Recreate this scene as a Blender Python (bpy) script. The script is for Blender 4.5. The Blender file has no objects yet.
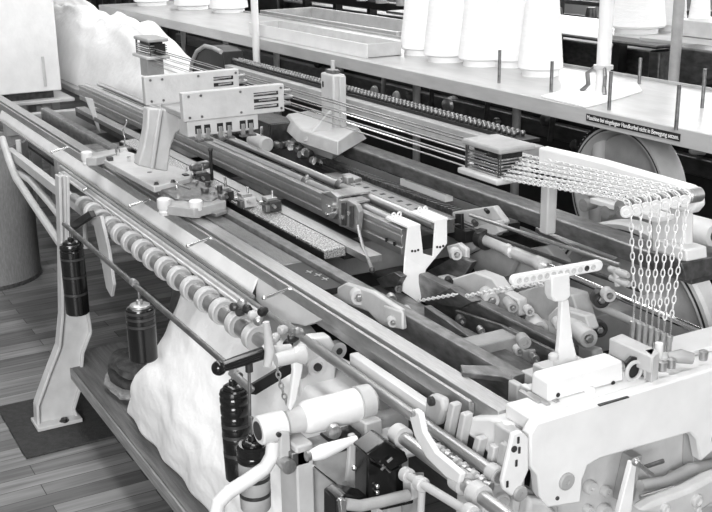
import bpy, bmesh, math, random
from mathutils import Vector, Matrix, noise
random.seed(7)
SC = bpy.context.scene
COL = SC.collection
# ------------------------------------------------------------------ camera model
H = 1.75; FPX = 1078.83
YAW, PITCH, ROLL = math.radians(150.7656), math.radians(17.602), math.radians(-0.8889)
FW = Vector((math.cos(YAW)*math.cos(PITCH), math.sin(YAW)*math.cos(PITCH), -math.sin(PITCH)))
_r = Vector((math.sin(YAW), -math.cos(YAW), 0)); _u = _r.cross(FW)
RT = math.cos(ROLL)*_r + math.sin(ROLL)*_u
UP = -math.sin(ROLL)*_r + math.cos(ROLL)*_u
CAM = Vector((0, 0, H))
def at(px, py, X=None, Y=None, Z=None):
    """world point seen at a photo position, on the plane X=, Y= or Z="""
    d = FW + RT*((px-356)/FPX) - UP*((py-256)/FPX)
    for i, v in enumerate((X, Y, Z)):
        if v is not None:
            return CAM + d*((v-CAM[i])/d[i])
cd = bpy.data.cameras.new('camera'); co = bpy.data.objects.new('camera', cd); COL.objects.link(co)
cd.sensor_width = 36; cd.lens = 36*FPX/712; cd.clip_start = .05; cd.clip_end = 100
co.matrix_world = Matrix(((RT.x, UP.x, -FW.x, 0), (RT.y, UP.y, -FW.y, 0), (RT.z, UP.z, -FW.z, H), (0, 0, 0, 1)))
SC.camera = co
# ------------------------------------------------------------------ materials
def mat(name, base, rough=.5, metal=0., var=.12, scale=30, stretch=(1, 1, 1), bump=0., bscale=200, spec=.5, contrast=(.3, .7)):
    m = bpy.data.materials.new(name); m.use_nodes = True
    nt = m.node_tree; b = nt.nodes['Principled BSDF']
    b.inputs['Roughness'].default_value = rough; b.inputs['Metallic'].default_value = metal
    b.inputs['Specular IOR Level'].default_value = spec
    tc = nt.nodes.new('ShaderNodeTexCoord'); mp = nt.nodes.new('ShaderNodeMapping'); mp.inputs['Scale'].default_value = stretch
    nt.links.new(tc.outputs['Object'], mp.inputs['Vector'])
    nz = nt.nodes.new('ShaderNodeTexNoise'); nz.inputs['Scale'].default_value = scale; nz.inputs['Detail'].default_value = 5
    nt.links.new(mp.outputs[0], nz.inputs['Vector'])
    cr = nt.nodes.new('ShaderNodeValToRGB')
    lo, hi = max(0, base*(1-var)), min(1, base*(1+var))
    cr.color_ramp.elements[0].position, cr.color_ramp.elements[1].position = contrast
    cr.color_ramp.elements[0].color = (lo, lo, lo, 1); cr.color_ramp.elements[1].color = (hi, hi, hi, 1)
    nt.links.new(nz.outputs['Fac'], cr.inputs['Fac']); nt.links.new(cr.outputs[0], b.inputs['Base Color'])
    if bump:
        n2 = nt.nodes.new('ShaderNodeTexNoise'); n2.inputs['Scale'].default_value = bscale; n2.inputs['Detail'].default_value = 3
        nt.links.new(mp.outputs[0], n2.inputs['Vector'])
        bp = nt.nodes.new('ShaderNodeBump'); bp.inputs['Strength'].default_value = bump; bp.inputs['Distance'].default_value = .01
        nt.links.new(n2.outputs['Fac'], bp.inputs['Height']); nt.links.new(bp.outputs[0], b.inputs['Normal'])
    return m
M = dict(
    steel=mat('brushed_steel', .46, .38, .85, .12, 90, (.3, 3, 1), .05, 400),
    steel2=mat('worn_steel', .22, .38, .85, .35, 40, (.6, 1.5, 1.5), .06, 300),
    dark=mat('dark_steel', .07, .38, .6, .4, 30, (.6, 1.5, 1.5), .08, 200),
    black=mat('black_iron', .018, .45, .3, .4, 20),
    gloss=mat('black_lacquer', .008, .16, 0, .3, 15),
    chrome=mat('bright_steel', .8, .16, 1, .08, 40),
    paint=mat('light_grey_paint', .50, .42, 0, .09, 18, (1, 1, 1), .12, 60),
    paint2=mat('mid_grey_paint', .36, .45, 0, .15, 18, (1, 1, 1), .15, 60),
    white=mat('white_paint', .74, .4, 0, .05, 14, (1, 1, 1), .08, 50),
    wpaper=mat('white_card', .85, .7, 0, .04, 20),
    cloth=mat('white_knit_cloth', .84, .9, 0, .05, 8, (1, 1, 1), .5, 25),
    yarn=mat('white_yarn', .86, .9, 0, .04, 12, (1, 1, 8), .3, 60),
    darkcloth=mat('dark_cloth', .05, .8, 0, .5, 30, (1, 1, 1), .5, 60),
    drum=mat('grey_fibreboard', .27, .8, 0, .16, 120, (1, 1, .3), .2, 300),
    plank=mat('dark_plank', .13, .6, 0, .35, 12, (.5, 8, 8), .3, 60),
    rubber=mat('black_mat_rubber', .035, .8, 0, .3, 60, (1, 1, 1), .3, 200),
    wall=mat('grey_wall_plaster', .30, .9, 0, .12, 3),
    speck=mat('speckled_steel', .46, .45, .6, .55, 260, (.5, 1.2, 1), .3, 300, contrast=(.42, .62)),
    glass=mat('window_dark_glass', .05, .1, 0, .1, 3),
    link=mat('zinc_plated_links', .80, .32, .3, .06, 40),
    barsteel=mat('ground_bar_steel', .62, .3, .8, .1, 60, (.3, 2, 2), .03, 300),
    handle=mat('pale_handle_paint', .85, .3, 0, .03, 20),
    shelf=mat('shelf_grey_paint', .42, .35, 0, .12, 9, (.6, 2, 2), .1, 40),
)
# wooden floor: boards run across the machine
fm = bpy.data.materials.new('wooden_floor_boards'); fm.use_nodes = True; nt = fm.node_tree; bs = nt.nodes['Principled BSDF']
tc = nt.nodes.new('ShaderNodeTexCoord'); mp = nt.nodes.new('ShaderNodeMapping'); mp.inputs['Rotation'].default_value = (0, 0, math.radians(90))
nt.links.new(tc.outputs['Object'], mp.inputs['Vector'])
bk = nt.nodes.new('ShaderNodeTexBrick'); bk.inputs['Scale'].default_value = 1; bk.inputs['Brick Width'].default_value = .62; bk.inputs['Row Height'].default_value = .075
bk.inputs['Mortar Size'].default_value = .0015; bk.inputs['Color1'].default_value = (.12, .12, .12, 1); bk.inputs['Color2'].default_value = (.27, .27, .27, 1)
bk.inputs['Mortar'].default_value = (.03, .03, .03, 1); bk.inputs['Bias'].default_value = -.1
nt.links.new(mp.outputs[0], bk.inputs['Vector'])
mp2 = nt.nodes.new('ShaderNodeMapping'); mp2.inputs['Scale'].default_value = (30, 2, 1); nt.links.new(tc.outputs['Object'], mp2.inputs['Vector'])
nz = nt.nodes.new('ShaderNodeTexNoise'); nz.inputs['Scale'].default_value = 1.5; nz.inputs['Detail'].default_value = 6; nt.links.new(mp2.outputs[0], nz.inputs['Vector'])
mx = nt.nodes.new('ShaderNodeMix'); mx.data_type = 'RGBA'; mx.blend_type = 'OVERLAY'; mx.inputs[0].default_value = .8
nt.links.new(bk.outputs['Color'], mx.inputs[6]); nt.links.new(nz.outputs['Fac'], mx.inputs[7])
nt.links.new(mx.outputs[2], bs.inputs['Base Color']); bs.inputs['Roughness'].default_value = .42
M['floor'] = fm
# ------------------------------------------------------------------ mesh collector
class MB:
    def __init__(s): s.v = []; s.f = []
    def add(s, vs, fs):
        o = len(s.v); s.v += [tuple(v) for v in vs]; s.f += [tuple(i+o for i in f) for f in fs]; return s
    def box(s, x0, x1, y0, y1, z0, z1):
        x0, x1 = sorted((x0, x1)); y0, y1 = sorted((y0, y1)); z0, z1 = sorted((z0, z1))
        return s.add([(x, y, z) for x in (x0, x1) for y in (y0, y1) for z in (z0, z1)],
                     [(0, 1, 3, 2), (4, 6, 7, 5), (0, 4, 5, 1), (2, 3, 7, 6), (0, 2, 6, 4), (1, 5, 7, 3)])
    def prism(s, pts, d):
        """pts: polygon of 3-D points, d: extrusion vector"""
        pts = [Vector(p) for p in pts]; d = Vector(d); n = len(pts)
        nrm = Vector((0, 0, 0))
        for i in range(n): nrm += pts[i].cross(pts[(i+1) % n])
        if nrm.dot(d) > 0: pts.reverse()
        vs = pts + [p+d for p in pts]
        return s.add(vs, [tuple(range(n)), tuple(range(2*n-1, n-1, -1))] + [(i, i+n, (i+1) % n+n, (i+1) % n) for i in range(n)])
    def xp(s, yz, x0, x1): return s.prism([(x0, y, z) for y, z in yz], (x1-x0, 0, 0))
    def cyl(s, p0, p1, r0, r1=None, n=16, caps=True):
        return s.rings([(p0, r0), (p1, r0 if r1 is None else r1)], n, caps)
    def rings(s, pr, n=16, caps=True):
        """tube through points with radii"""
        P_ = [Vector(p) for p, _ in pr]; o = len(s.v); m = len(P_); ref = None
        for i, (p, r) in enumerate(pr):
            t = Vector((0, 0, 0))
            if i: t += (P_[i]-P_[i-1])
            if i < m-1: t += (P_[i+1]-P_[i])
            if t.length < 1e-9: t = P_[-1]-P_[0]
            t.normalize()
            if ref is None:
                ref = Vector((0, 0, 1)) if abs(t.z) < .9 else Vector((1, 0, 0))
            a = t.cross(ref).normalized(); b = t.cross(a); ref = -b if False else ref
            for k in range(n):
                w = 2*math.pi*k/n; q = P_[i]+a*(r*math.cos(w))+b*(r*math.sin(w)); s.v.append(tuple(q))
        for i in range(m-1):
            for k in range(n):
                k2 = (k+1) % n; s.f.append((o+i*n+k, o+i*n+k2, o+(i+1)*n+k2, o+(i+1)*n+k))
        if caps:
            s.f.append(tuple(o+k for k in range(n-1, -1, -1))); s.f.append(tuple(o+(m-1)*n+k for k in range(n)))
        return s
    def lathe(s, c, axis, prof, n=24, caps=True):
        """prof: (distance along axis, radius)"""
        a = Vector(axis).normalized(); c = Vector(c); ref = Vector((0, 0, 1)) if abs(a.z) < .9 else Vector((1, 0, 0))
        u = a.cross(ref).normalized(); w = a.cross(u); o = len(s.v); m = len(prof)
        for h, r in prof:
            for k in range(n):
                t = 2*math.pi*k/n; s.v.append(tuple(c+a*h+u*(r*math.cos(t))+w*(r*math.sin(t))))
        for i in range(m-1):
            for k in range(n):
                k2 = (k+1) % n; s.f.append((o+i*n+k, o+i*n+k2, o+(i+1)*n+k2, o+(i+1)*n+k))
        if caps:
            s.f.append(tuple(o+k for k in range(n-1, -1, -1))); s.f.append(tuple(o+(m-1)*n+k for k in range(n)))
        return s
    def ball(s, c, r, n=12):
        pr = [(-r*math.cos(math.pi*i/n), max(1e-4, r*math.sin(math.pi*i/n))) for i in range(n+1)]
        return s.lathe(c, (0, 0, 1), pr, 14, True)
    def ring(s, c, axis, R, r, n=20, m=8, el=1.0, eld=(0, 0, 1)):
        """torus, stretched by el along eld"""
        a = Vector(axis).normalized(); e = Vector(eld); e = (e-a*e.dot(a)).normalized(); u = a.cross(e); c = Vector(c); o = len(s.v)
        for i in range(n):
            t = 2*math.pi*i/n; dr = e*math.cos(t)+u*math.sin(t)
            ctr = c+e*(R*el*math.cos(t))+u*(R*math.sin(t))
            for k in range(m):
                w = 2*math.pi*k/m; s.v.append(tuple(ctr+dr*(r*math.cos(w))+a*(r*math.sin(w))))
        for i in range(n):
            for k in range(m):
                s.f.append((o+i*m+k, o+((i+1) % n)*m+k, o+((i+1) % n)*m+(k+1) % m, o+i*m+(k+1) % m))
        return s
    def chain(s, pts, L=.016, w=.0042, r=.0017, n=10, m=6):
        """a link chain along a polyline"""
        P_ = [Vector(p) for p in pts]; seg = []; tot = 0
        for a, b in zip(P_, P_[1:]): seg.append((tot, a, b)); tot += (b-a).length
        k = 0; d = L/2
        while d < tot:
            for t0, a, b in reversed(seg):
                if d >= t0: break
            dr = (b-a).normalized(); p = a+dr*(d-t0)
            side = dr.cross(Vector((0.6, 1, 0.35))).normalized()
            ax = side if k % 2 else dr.cross(side).normalized()
            s.ring(p, ax, w, r, n, m, el=(L*.5+r*.9)/w, eld=dr); k += 1; d += L
        return s
def build(name, mb, m, parent=None, bevel=.0, smooth=True, angle=35):
    me = bpy.data.meshes.new(name); me.from_pydata(mb.v, [], mb.f); me.update()
    me.materials.append(M[m] if isinstance(m, str) else m)
    if smooth:
        me.shade_smooth(); me.set_sharp_from_angle(angle=math.radians(angle))
    o = bpy.data.objects.new(name, me); COL.objects.link(o)
    if bevel:
        b = o.modifiers.new('edge_bevel', 'BEVEL'); b.width = bevel; b.segments = 2; b.limit_method = 'ANGLE'; b.angle_limit = math.radians(40)
        b.harden_normals = False
    if parent is not None:
        o.parent = parent
        root = parent
        off = Vector((0, 0, 0))
        while root is not None: off += Vector(root.location); root = root.parent
        me.transform(Matrix.Translation(-off))
    return o
def tag(o, label=None, cat=None, group=None, kind=None):
    if label: o['label'] = label
    if cat: o['category'] = cat
    if group: o['group'] = group
    if kind: o['kind'] = kind
    return o
def thing(name, label, cat, loc, group=None):
    o = bpy.data.objects.new(name, None); o.empty_display_size = .05; COL.objects.link(o); o.location = loc
    return tag(o, label, cat, group)
def solo(name, mb, m, label, cat, group=None, bevel=0., **k):
    """a thing that is one mesh, its origin at its base"""
    c = Vector((sum(v[0] for v in mb.v)/len(mb.v), sum(v[1] for v in mb.v)/len(mb.v), min(v[2] for v in mb.v)))
    o = build(name, mb, m, None, bevel, **k); o.data.transform(Matrix.Translation(-c)); o.location = c
    return tag(o, label, cat, group)
def struct(name, mb, m):
    o = build(name, mb, m, None, 0); o['kind'] = 'structure'; return o
def dup(root, loc, label=None, group=None):
    r = root.copy(); COL.objects.link(r); r.location = loc
    if label: r['label'] = label
    if group: r['group'] = group
    for ch in list(root.children):
        c = ch.copy(); COL.objects.link(c); c.parent = r
        for g in ch.children:
            d = g.copy(); COL.objects.link(d); d.parent = c
    return r
def pts(lst, **k): return [at(x, y, **k) for x, y in lst]
V = Vector
def bolt(mb, c, ax, r=.008, h=.006):
    mb.lathe(c, ax, [(0, r*1.5), (h*.3, r*1.5), (h*.3, r), (h, r), (h, r*.6), (h*.8, r*.5)], 8)
# ------------------------------------------------------------------ setting
struct('floor', MB().box(-14, 3, -3, 7, -.05, 0), 'floor')
wb = MB(); wb.box(-14, 3, 7, 7.2, 0, 1.5); wb.box(-14, 3, 7, 7.2, 3.4, 4.0)
for i in range(6): wb.box(-14+i*3.3, -13.5+i*3.3, 7, 7.2, 1.5, 3.4)
struct('wall_back', wb, 'wall')
struct('wall_left', MB().box(-14.2, -14, -3, 7.2, 0, 4), 'wall')
struct('ceiling', MB().box(-14.2, 3, -3, 7.2, 4, 4.1), mat('ceiling_white', .7, .9))
em = bpy.data.materials.new('daylight_window_pane'); em.use_nodes = True
bsdf = em.node_tree.nodes['Principled BSDF']; bsdf.inputs['Base Color'].default_value = (.9, .9, .9, 1)
bsdf.inputs['Emission Color'].default_value = (1, 1, 1, 1); bsdf.inputs['Emission Strength'].default_value = 5.5
for i in range(5):
    x0 = -13.5+i*3.3; x1 = x0+2.8
    w = MB(); w.box(x0, x1, 7.08, 7.12, 1.5, 3.4)
    o = struct('window_%d' % (i+1), w, em)
    g = MB()
    for k in range(5): g.box(x0+k*.7-.025, x0+k*.7+.025, 7.02, 7.07, 1.5, 3.4)
    for z in (1.5, 2.15, 2.8, 3.37): g.box(x0, x1, 7.02, 7.07, z, z+.04)
    f = build('window_frame', g, 'paint', o)
# added fill lights, over the machine and behind the viewer
fillm = bpy.data.materials.new('lamp_diffuser'); fillm.use_nodes = True
lb = fillm.node_tree.nodes['Principled BSDF']; lb.inputs['Emission Color'].default_value = (1, 1, 1, 1); lb.inputs['Emission Strength'].default_value = 6
def area(name, loc, aim, sx, sy, e):
    l = bpy.data.lights.new(name, 'AREA'); l.shape = 'RECTANGLE'; l.size = sx; l.size_y = sy; l.energy = e
    o = bpy.data.objects.new(name, l); COL.objects.link(o); o.location = loc
    o.rotation_euler = (Vector(aim)-Vector(loc)).to_track_quat('-Z', 'Y').to_euler(); return o
area('window_light', (7.5, -6.0, 5.0), (-2.6, 1.2, .7), 5.0, 4.0, 1400)  # area light added to brighten faces toward the viewer, no window there
area('ceiling_lamp_light', (-3.0, 1.0, 3.8), (-3.0, 1.2, 0), 6, .6, 90)  # added overhead fill, not an actual ceiling lamp
area('ceiling_lamp_light_far', (-6.0, 3.2, 3.8), (-6.0, 3.2, 0), 6, .6, 70)  # second added overhead fill, farther back
W = bpy.data.worlds.new('hall_daylight'); SC.world = W; W.use_nodes = True
W.node_tree.nodes['Background'].inputs[0].default_value = (1, 1, 1, 1); W.node_tree.nodes['Background'].inputs[1].default_value = .27
SC.view_settings.view_transform = 'Standard'; SC.view_settings.look = 'None'; SC.view_settings.gamma = 1; SC.view_settings.exposure = 0.22
try: SC.view_settings.use_curve_mapping = False
except Exception: pass
# ------------------------------------------------------------------ floor things
p = [at(22, 458, Z=0), at(115, 438, Z=0)]
mb = MB(); mb.prism([(-3.42, .62, .001), (-3.42, 1.25, .001), (-3.88, 1.25, .001), (-3.88, .62, .001)], (0, 0, .008))
solo('floor_mat', mb, 'rubber', 'thin black rubber mat on the wooden floor under the machine leg', 'mat', bevel=.002)
# drum at the left edge
t = thing('fibre_drum', 'tall round grey fibreboard drum standing on the floor at the left edge', 'drum', (-5.45, 1.0, 0))
mb = MB(); mb.lathe((-5.52, .92, 0), (0, 0, 1), [(0, .262), (.005, .265), (.70, .265), (.705, .257), (.70, .25), (.02, .248)], 48)
build('drum_wall', mb, 'drum', t)
mb = MB(); mb.lathe((-5.52, .92, .001), (0, 0, 1), [(0, .268), (.02, .268)], 48); build('bottom_hoop', mb, 'steel2', t)
# ------------------------------------------------------------------ machine frame
t = thing('machine_frame', 'light grey cast frame of the knitting machine with curved leg and braces', 'machine frame', (-3.63, .9, 0))
leg_px = [(59, 176), (67, 176), (68, 240), (84, 290), (90, 331), (82, 352), (79, 388), (73, 408), (77, 421), (38, 428), (37, 405), (49, 372), (59, 346), (62, 314), (61, 240)]
def leg(dx, name='leg', s=1.0):
    X = -3.63
    P_ = [p for p in pts(leg_px, X=X)]
    for p in P_: p.z = max(p.z, .012)
    mb = MB(); mb.prism([p+V((dx, 0, 0)) for p in P_], (-.022, 0, 0))
    # raised rims along both edges
    def rim(idx):
        q = [P_[i]+V((dx-.011, 0, 0)) for i in idx]
        for a, b in zip(q, q[1:]):
            d = (b-a).normalized(); n = V((0, -d.z, d.y))
            mb.prism([a+n*.005+V((.026, 0, 0)), b+n*.005+V((.026, 0, 0)), b-n*.005+V((.026, 0, 0)), a-n*.005+V((.026, 0, 0))], (-.052, 0, 0))
    rim([9, 10, 11, 12, 13, 14, 0]); rim([1, 2, 3, 4, 5, 6, 7, 8])
    y0 = min(p.y for p in P_); y1 = P_[8].y
    mb.box(X+dx-.06, X+dx+.045, y0-.01, y1+.01, .0095, .024)
    return build(name, mb, 'paint', t, .002)
leg(0); leg(-2.3)
mb = MB(); bolt(mb, (-3.60, .80, .022), (0, 0, 1), .012, .012); build('foot_bolt', mb, 'dark', t)
# rear legs
mb = MB()
for x in (-5.9, -3.63, -1.75): mb.box(x-.03, x+.03, 2.0, 2.07, .0, .80)
for i, x in enumerate((-5.9, -3.63, -1.75)):
    b = MB().box(x-.03, x+.03, 2.0, 2.07, 0, .80); build('rear_leg', b, 'paint2', t, .004)
# end struts seen at the left
mb = MB(); P_ = pts([(2, 138), (9, 160), (16, 178), (34, 205), (62, 246)], Y=.96)+[V((-3.65, .87, .56))]
mb.rings([(p, .016) for p in P_], 10); build('curved_strut', mb, 'paint', t)
mb = MB(); P_ = pts([(14, 170), (30, 180), (50, 203), (60, 216)], Y=.99)+[V((-3.66, .90, .70))]; mb.rings([(p, .015) for p in P_], 10)
P_ = pts([(18, 140), (20, 158), (30, 170), (42, 180)], Y=1.02); mb.rings([(p, .012) for p in P_], 8); build('diagonal_brace', mb, 'paint', t)
mb = MB(); a, b = at(10, 152, Y=1.0), at(60, 200, Y=1.0); mb.box(a.x, -3.66, .985, 1.015, a.z-.02, a.z+.02)
build('side_rail', mb, 'paint', t, .003)
for q0, q1, w in (((66, 190), (96, 216), .012), ((100, 208), (104, 262), .014), ((84, 205), (86, 248), .010)):
    mb = MB(); a, b = at(*q0, Y=1.05), at(*q1, Y=1.05); mb.rings([(a, w), (b, w)], 8); build('upright_strut', mb, 'paint', t)
mb = MB(); a, b = at(103, 262, Y=1.12), at(140, 258, Y=1.12); mb.cyl(a, at(140, 256, X=a.x), .014, n=10); build('cross_bar', mb, 'paint', t)
mb = MB(); a = at(112, 250, Y=1.1); mb.cyl(a, V((a.x, 1.9, a.z)), .016, n=10); build('cross_bar', mb, 'paint', t)
# pointed flat lever below the roller
mb = MB(); mb.prism(pts([(92, 218), (100, 216), (108, 250), (113, 285), (111, 297), (106, 288), (100, 255)], Y=.96), (0, .012, 0))
solo('pointed_lever', mb, 'paint', 'pointed light grey flat lever hanging below the far end of the ringed roller', 'lever', bevel=.002)
mb = MB(); mb.prism(pts([(66, 226), (88, 211), (91, 217), (70, 231)], Y=.93), (0, .02, 0))
solo('pawl_bar', mb, 'black', 'short black flat arm at the far end of the ringed roller', 'arm', bevel=.002)
# under-deck dark steel and rear tank closing the gap under the beds
t2 = t
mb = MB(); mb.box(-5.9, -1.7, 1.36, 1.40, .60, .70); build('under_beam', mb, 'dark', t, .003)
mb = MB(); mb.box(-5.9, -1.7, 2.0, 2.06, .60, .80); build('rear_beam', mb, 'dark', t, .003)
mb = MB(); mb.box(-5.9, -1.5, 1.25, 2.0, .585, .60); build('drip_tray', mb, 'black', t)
for x in (-5.6, -4.6, -3.7, -2.75, -1.9):
    mb = MB(); mb.box(x-.03, x+.03, 1.10, 2.0, .70, .80); build('cross_beam', mb, 'paint2', t, .004)
# ------------------------------------------------------------------ front rail with apron
t = thing('front_rail', 'long grey steel front slide rail with a groove, along the near side', 'rail', (-3.7, 1.1, .8))
mb = MB(); mb.xp([(1.098, .832), (1.098, .862), (1.106, .862), (1.106, .856), (1.1105, .856), (1.1105, .832)], -6.0, -1.53); build('outer_lip', mb, 'steel', t, .001)
mb = MB(); mb.xp([(1.111, .80), (1.111, .869), (1.146, .869), (1.146, .863), (1.162, .863), (1.162, .80)], -6.0, -1.455); build('slide_bar', mb, 'steel', t, .0015)
mb = MB(); mb.xp([(1.074, .785), (1.097, .831), (1.103, .831), (1.080, .785)], -5.6, -2.50); build('apron_panel', mb, 'white', t, .001)
mb = MB(); mb.xp([(1.036, .762), (1.036, .774), (1.072, .776), (1.072, .762)], -4.3, -2.42); build('apron_ledge', mb, 'white', t, .002)
# rounded end bracket of the apron
b0 = pts([(255, 272), (256, 300), (268, 312), (285, 322), (305, 326), (322, 320)], Y=1.10)
mb = MB(); b0[0].z = .831; b0[-1].z = .831; mb.prism(b0, (0, .03, 0)); build('apron_end', mb, 'white', t, .002)
for px, py in ((52, 152), (84, 190), (130, 206), (188, 246), (264, 298)):
    a = at(px, py, Y=1.03)
    mb = MB(); mb.cyl(a, V((a.x, 1.10, a.z+.012)), .0042, n=8); mb.ball(a, .0065, 8)
    build('guide_peg', mb, 'chrome', t)
# ------------------------------------------------------------------ front rods, roller
solo('thin_rod', MB().cyl((-6.0, 1.062, .800), (-2.45, 1.062, .800), .0055, n=10), 'steel', 'thin steel rod running along the light panel under the front rail', 'rod')
t = thing('shift_rod', 'long bright steel shift rod in front of the front rail, reaching to the white casting', 'rod', (-3, 1.04, .8))
build('rod', MB().rings([((-4.3, 1.046, .797), .006), ((-2.24, 1.046, .797), .006), ((-2.23, 1.046, .797), .012), ((-1.36, 1.046, .797), .012)], 18), 'steel', t)
for x in (-1.375,): build('collar', MB().cyl((x-.012, 1.046, .797), (x+.012, 1.046, .797), .017, n=16), 'paint', t)
# ringed roller
t = thing('ringed_roller', 'roller with many broad light grey rings on a steel shaft below the front rail', 'roller', (-3, .945, .7))
RY, RZ = .945, .81
RY = 1.0; RZ = .75
build('shaft', MB().cyl((-3.95, RY, RZ), (-2.05, RY, RZ), .017, n=20), 'steel', t)
cent = [(92, 209), (101, 215), (111, 223), (123, 231), (134, 240), (147, 249), (160, 260), (172, 270), (185, 281), (199, 293), (212, 304), (226, 316), (240, 328), (255, 339)]
xs = [at(x, y, Y=RY).x for x, y in cent]
x0, x1 = -3.80, -2.305
# even spacing along the shaft
ring0 = None
for i in range(15):
    x = x0+(x1-x0)*i/14
    if ring0 is None:
        mb = MB(); mb.lathe((x-.012, RY, RZ), (1, 0, 0), [(0, .019), (0, .033), (.002, .036), (.022, .036), (.026, .035), (.028, .031), (.026, .027), (.024, .019)], 28)
        ring0 = build('ring', mb, 'paint', t); ring0['label'] = 'broad light grey ring'
        k0 = x
    else:
        c = ring0.copy(); COL.objects.link(c); c.parent = t; c.location.x = x-k0
        # dark band between rings
for i in range(14):
    x = x0+(x1-x0)*(i+.5)/14
    if i == 0:
        mb = MB(); mb.cyl((x-.020, RY, RZ), (x+.020, RY, RZ), 0.0275, n=22); s0 = build('sleeve', mb, 'steel', t); k1 = x
    else:
        c = s0.copy(); COL.objects.link(c); c.parent = t; c.location.x = x-k1
# lower rod
t = thing('lower_rod', 'straight steel rod sloping across below the roller, passing in front of the hanging weights', 'rod', (-3, .82, .8))
a, b = at(64, 224, Y=.82), at(240, 376, Y=.82)
build('rod', MB().cyl(a, b, .0075, n=14), 'steel2', t)
build('joint_ring', MB().cyl(at(134, 283, Y=.82)-V((.012, 0, 0)), at(134, 283, Y=.82)+V((.012, 0, 0)), .0105, n=14), 'steel', t)
# ------------------------------------------------------------------ weights
def weight(name, cx, cy, z0, z1, r, label, bands, cap='gloss', body='gloss', lean=0., group='hanging cylindrical weights'):
    t = thing(name, label, 'weight', (cx, cy, z0), group)
    h = z1-z0; ax = V((lean, 0, 1)).normalized(); c = V((cx, cy, z0))
    prof = [(0, r*.9), (.004, r*.98)]
    n = len(bands)
    for k, bz in enumerate(bands):
        z = h*bz; prof += [(z-.005, r), (z-.002, r*.94), (z+.002, r*.94), (z+.005, r)]
    prof += [(h-.012, r), (h-.003, r*.93), (h, r*.8)]
    build('weight_body', MB().lathe(c, ax, prof, 32), body, t)
    build('top_cap', MB().lathe(c+ax*h, ax, [(0, r*.72), (.006, r*.70), (.010, r*.5), (.010, .010), (.02, .009), (.022, .004)], 28), cap, t)
    for k, bz in enumerate(bands[:3]):
        build('band', MB().lathe(c+ax*(h*bz-.004), ax, [(0, r*.95), (0, r*1.012), (.008, r*1.012), (.008, r*.95)], 32), 'dark', t)
    build('hanger', MB().cyl(c+ax*(h+.018), c+ax*(h+.06), .004, n=8), 'steel2', t)
    return t
a = at(73, 245, Y=.86); b = at(78, 313, Y=.86)
weight('cylindrical_weight', b.x, .86, b.z, a.z, .040, 'black cylindrical weight in front of the curved machine leg', (.3, .55, .8, .92), lean=.0)
a = at(138, 305, Y=.86); b = at(144, 359, Y=.86)
weight('cylindrical_weight', b.x, .86, b.z, a.z, .041, 'short black cylindrical weight with a light cap hanging above the floor board', (.68, .82, .93), cap='steel', lean=.0)
a = at(231, 386, Y=.84); b = at(240, 478, Y=.84)
weight('cylindrical_weight', b.x, .84, b.z, a.z, .033, 'tall black cylindrical weight hanging right behind the black crank handle', (.3, .5, .62, .72, .84, .93), lean=-.05)
a = at(249, 440, Y=.77); b = at(256, 508, Y=.77)
tw = weight('cylindrical_weight', b.x, .77, b.z, a.z, .032, 'light grey banded weight with a black top hanging beside the crank arm', (.25, .5, .78), cap='gloss', body='paint2')
build('black_collar', MB().lathe((b.x, .77, a.z-.035), (0, 0, 1), [(0, .031), (0, .0335), (.010, .034), (.014, .032), (.018, .034), (.032, .034), (.036, .029)], 32), 'gloss', tw)
# ------------------------------------------------------------------ floor board, cloth, bundles
t = thing('floor_board', 'long dark wooden board resting on the frame feet beside the white cloth', 'board', (-2.8, 1, .2))
build('plank', MB().box(-3.78, -1.6, .853, 1.25, .185, .208), 'plank', t, .003)
build('edge_strip', MB().box(-3.78, -1.6, .845, .852, .165, .209), mat('worn_wood_edge', .24, .6, 0, .3, 20, (.5, 6, 6)), t, .002)
# white hanging cloth: a closed folded volume
def cloth_volume():
    mb = MB(); nx, nz = 60, 44; xa, xb = -3.35, -1.85
    topz, botz = .695, .212
    rows = []
    for j in range(nz+1):
        v = j/nz; row = []
        # left edge drifts outward at the bottom
        xl = -2.98-.30*max(0, (v-.45)/.55)**.8 if v > .45 else -2.98-.04*v
        for i in range(nx+1):
            u = i/nx; x = xl+(xb-xl)*u
            z = topz+(botz-topz)*v
            edge = min(1, u/.10); rnd = math.sqrt(max(0, 1-(1-edge)**2))
            bulge = (.07*math.sin(min(1, v)*math.pi)*(.4+.6*v)+.13*v**.8)*rnd
            fold = .007*math.sin(x*21+v*3+2*math.sin(v*5+x*4))*(1-.3*v)+.016*noise.noise(V((x*3.0, v*2.6, 1)))+.008*noise.noise(V((x*9, v*9, 4)))
            y = 1.03-bulge-fold*rnd+.10*(1-rnd)
            row.append((x, y, z))
        rows.append(row)
    vs = [p for r in rows for p in r]; n1 = len(vs)
    vs += [(p[0], 1.20+.02*math.sin(p[0]*12), p[2]) for p in vs]
    fs = []
    W_ = nx+1
    for j in range(nz):
        for i in range(nx):
            a = j*W_+i; fs.append((a, a+W_, a+W_+1, a+1)); fs.append((n1+a, n1+a+1, n1+a+W_+1, n1+a+W_))
    for i in range(nx):
        fs.append((i, i+1, n1+i+1, n1+i)); a = nz*W_+i; fs.append((a, n1+a, n1+a+1, a+1))
    for j in range(nz):
        a = j*W_; fs.append((a, n1+a, n1+a+W_, a+W_)); a = j*W_+nx; fs.append((a, a+W_, n1+a+W_, n1+a))
    mb.add(vs, fs); return mb
solo('knitted_cloth', cloth_volume(), 'cloth', 'white knitted cloth hanging from the ringed roller and heaped on the floor board', 'cloth', angle=80)
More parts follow.
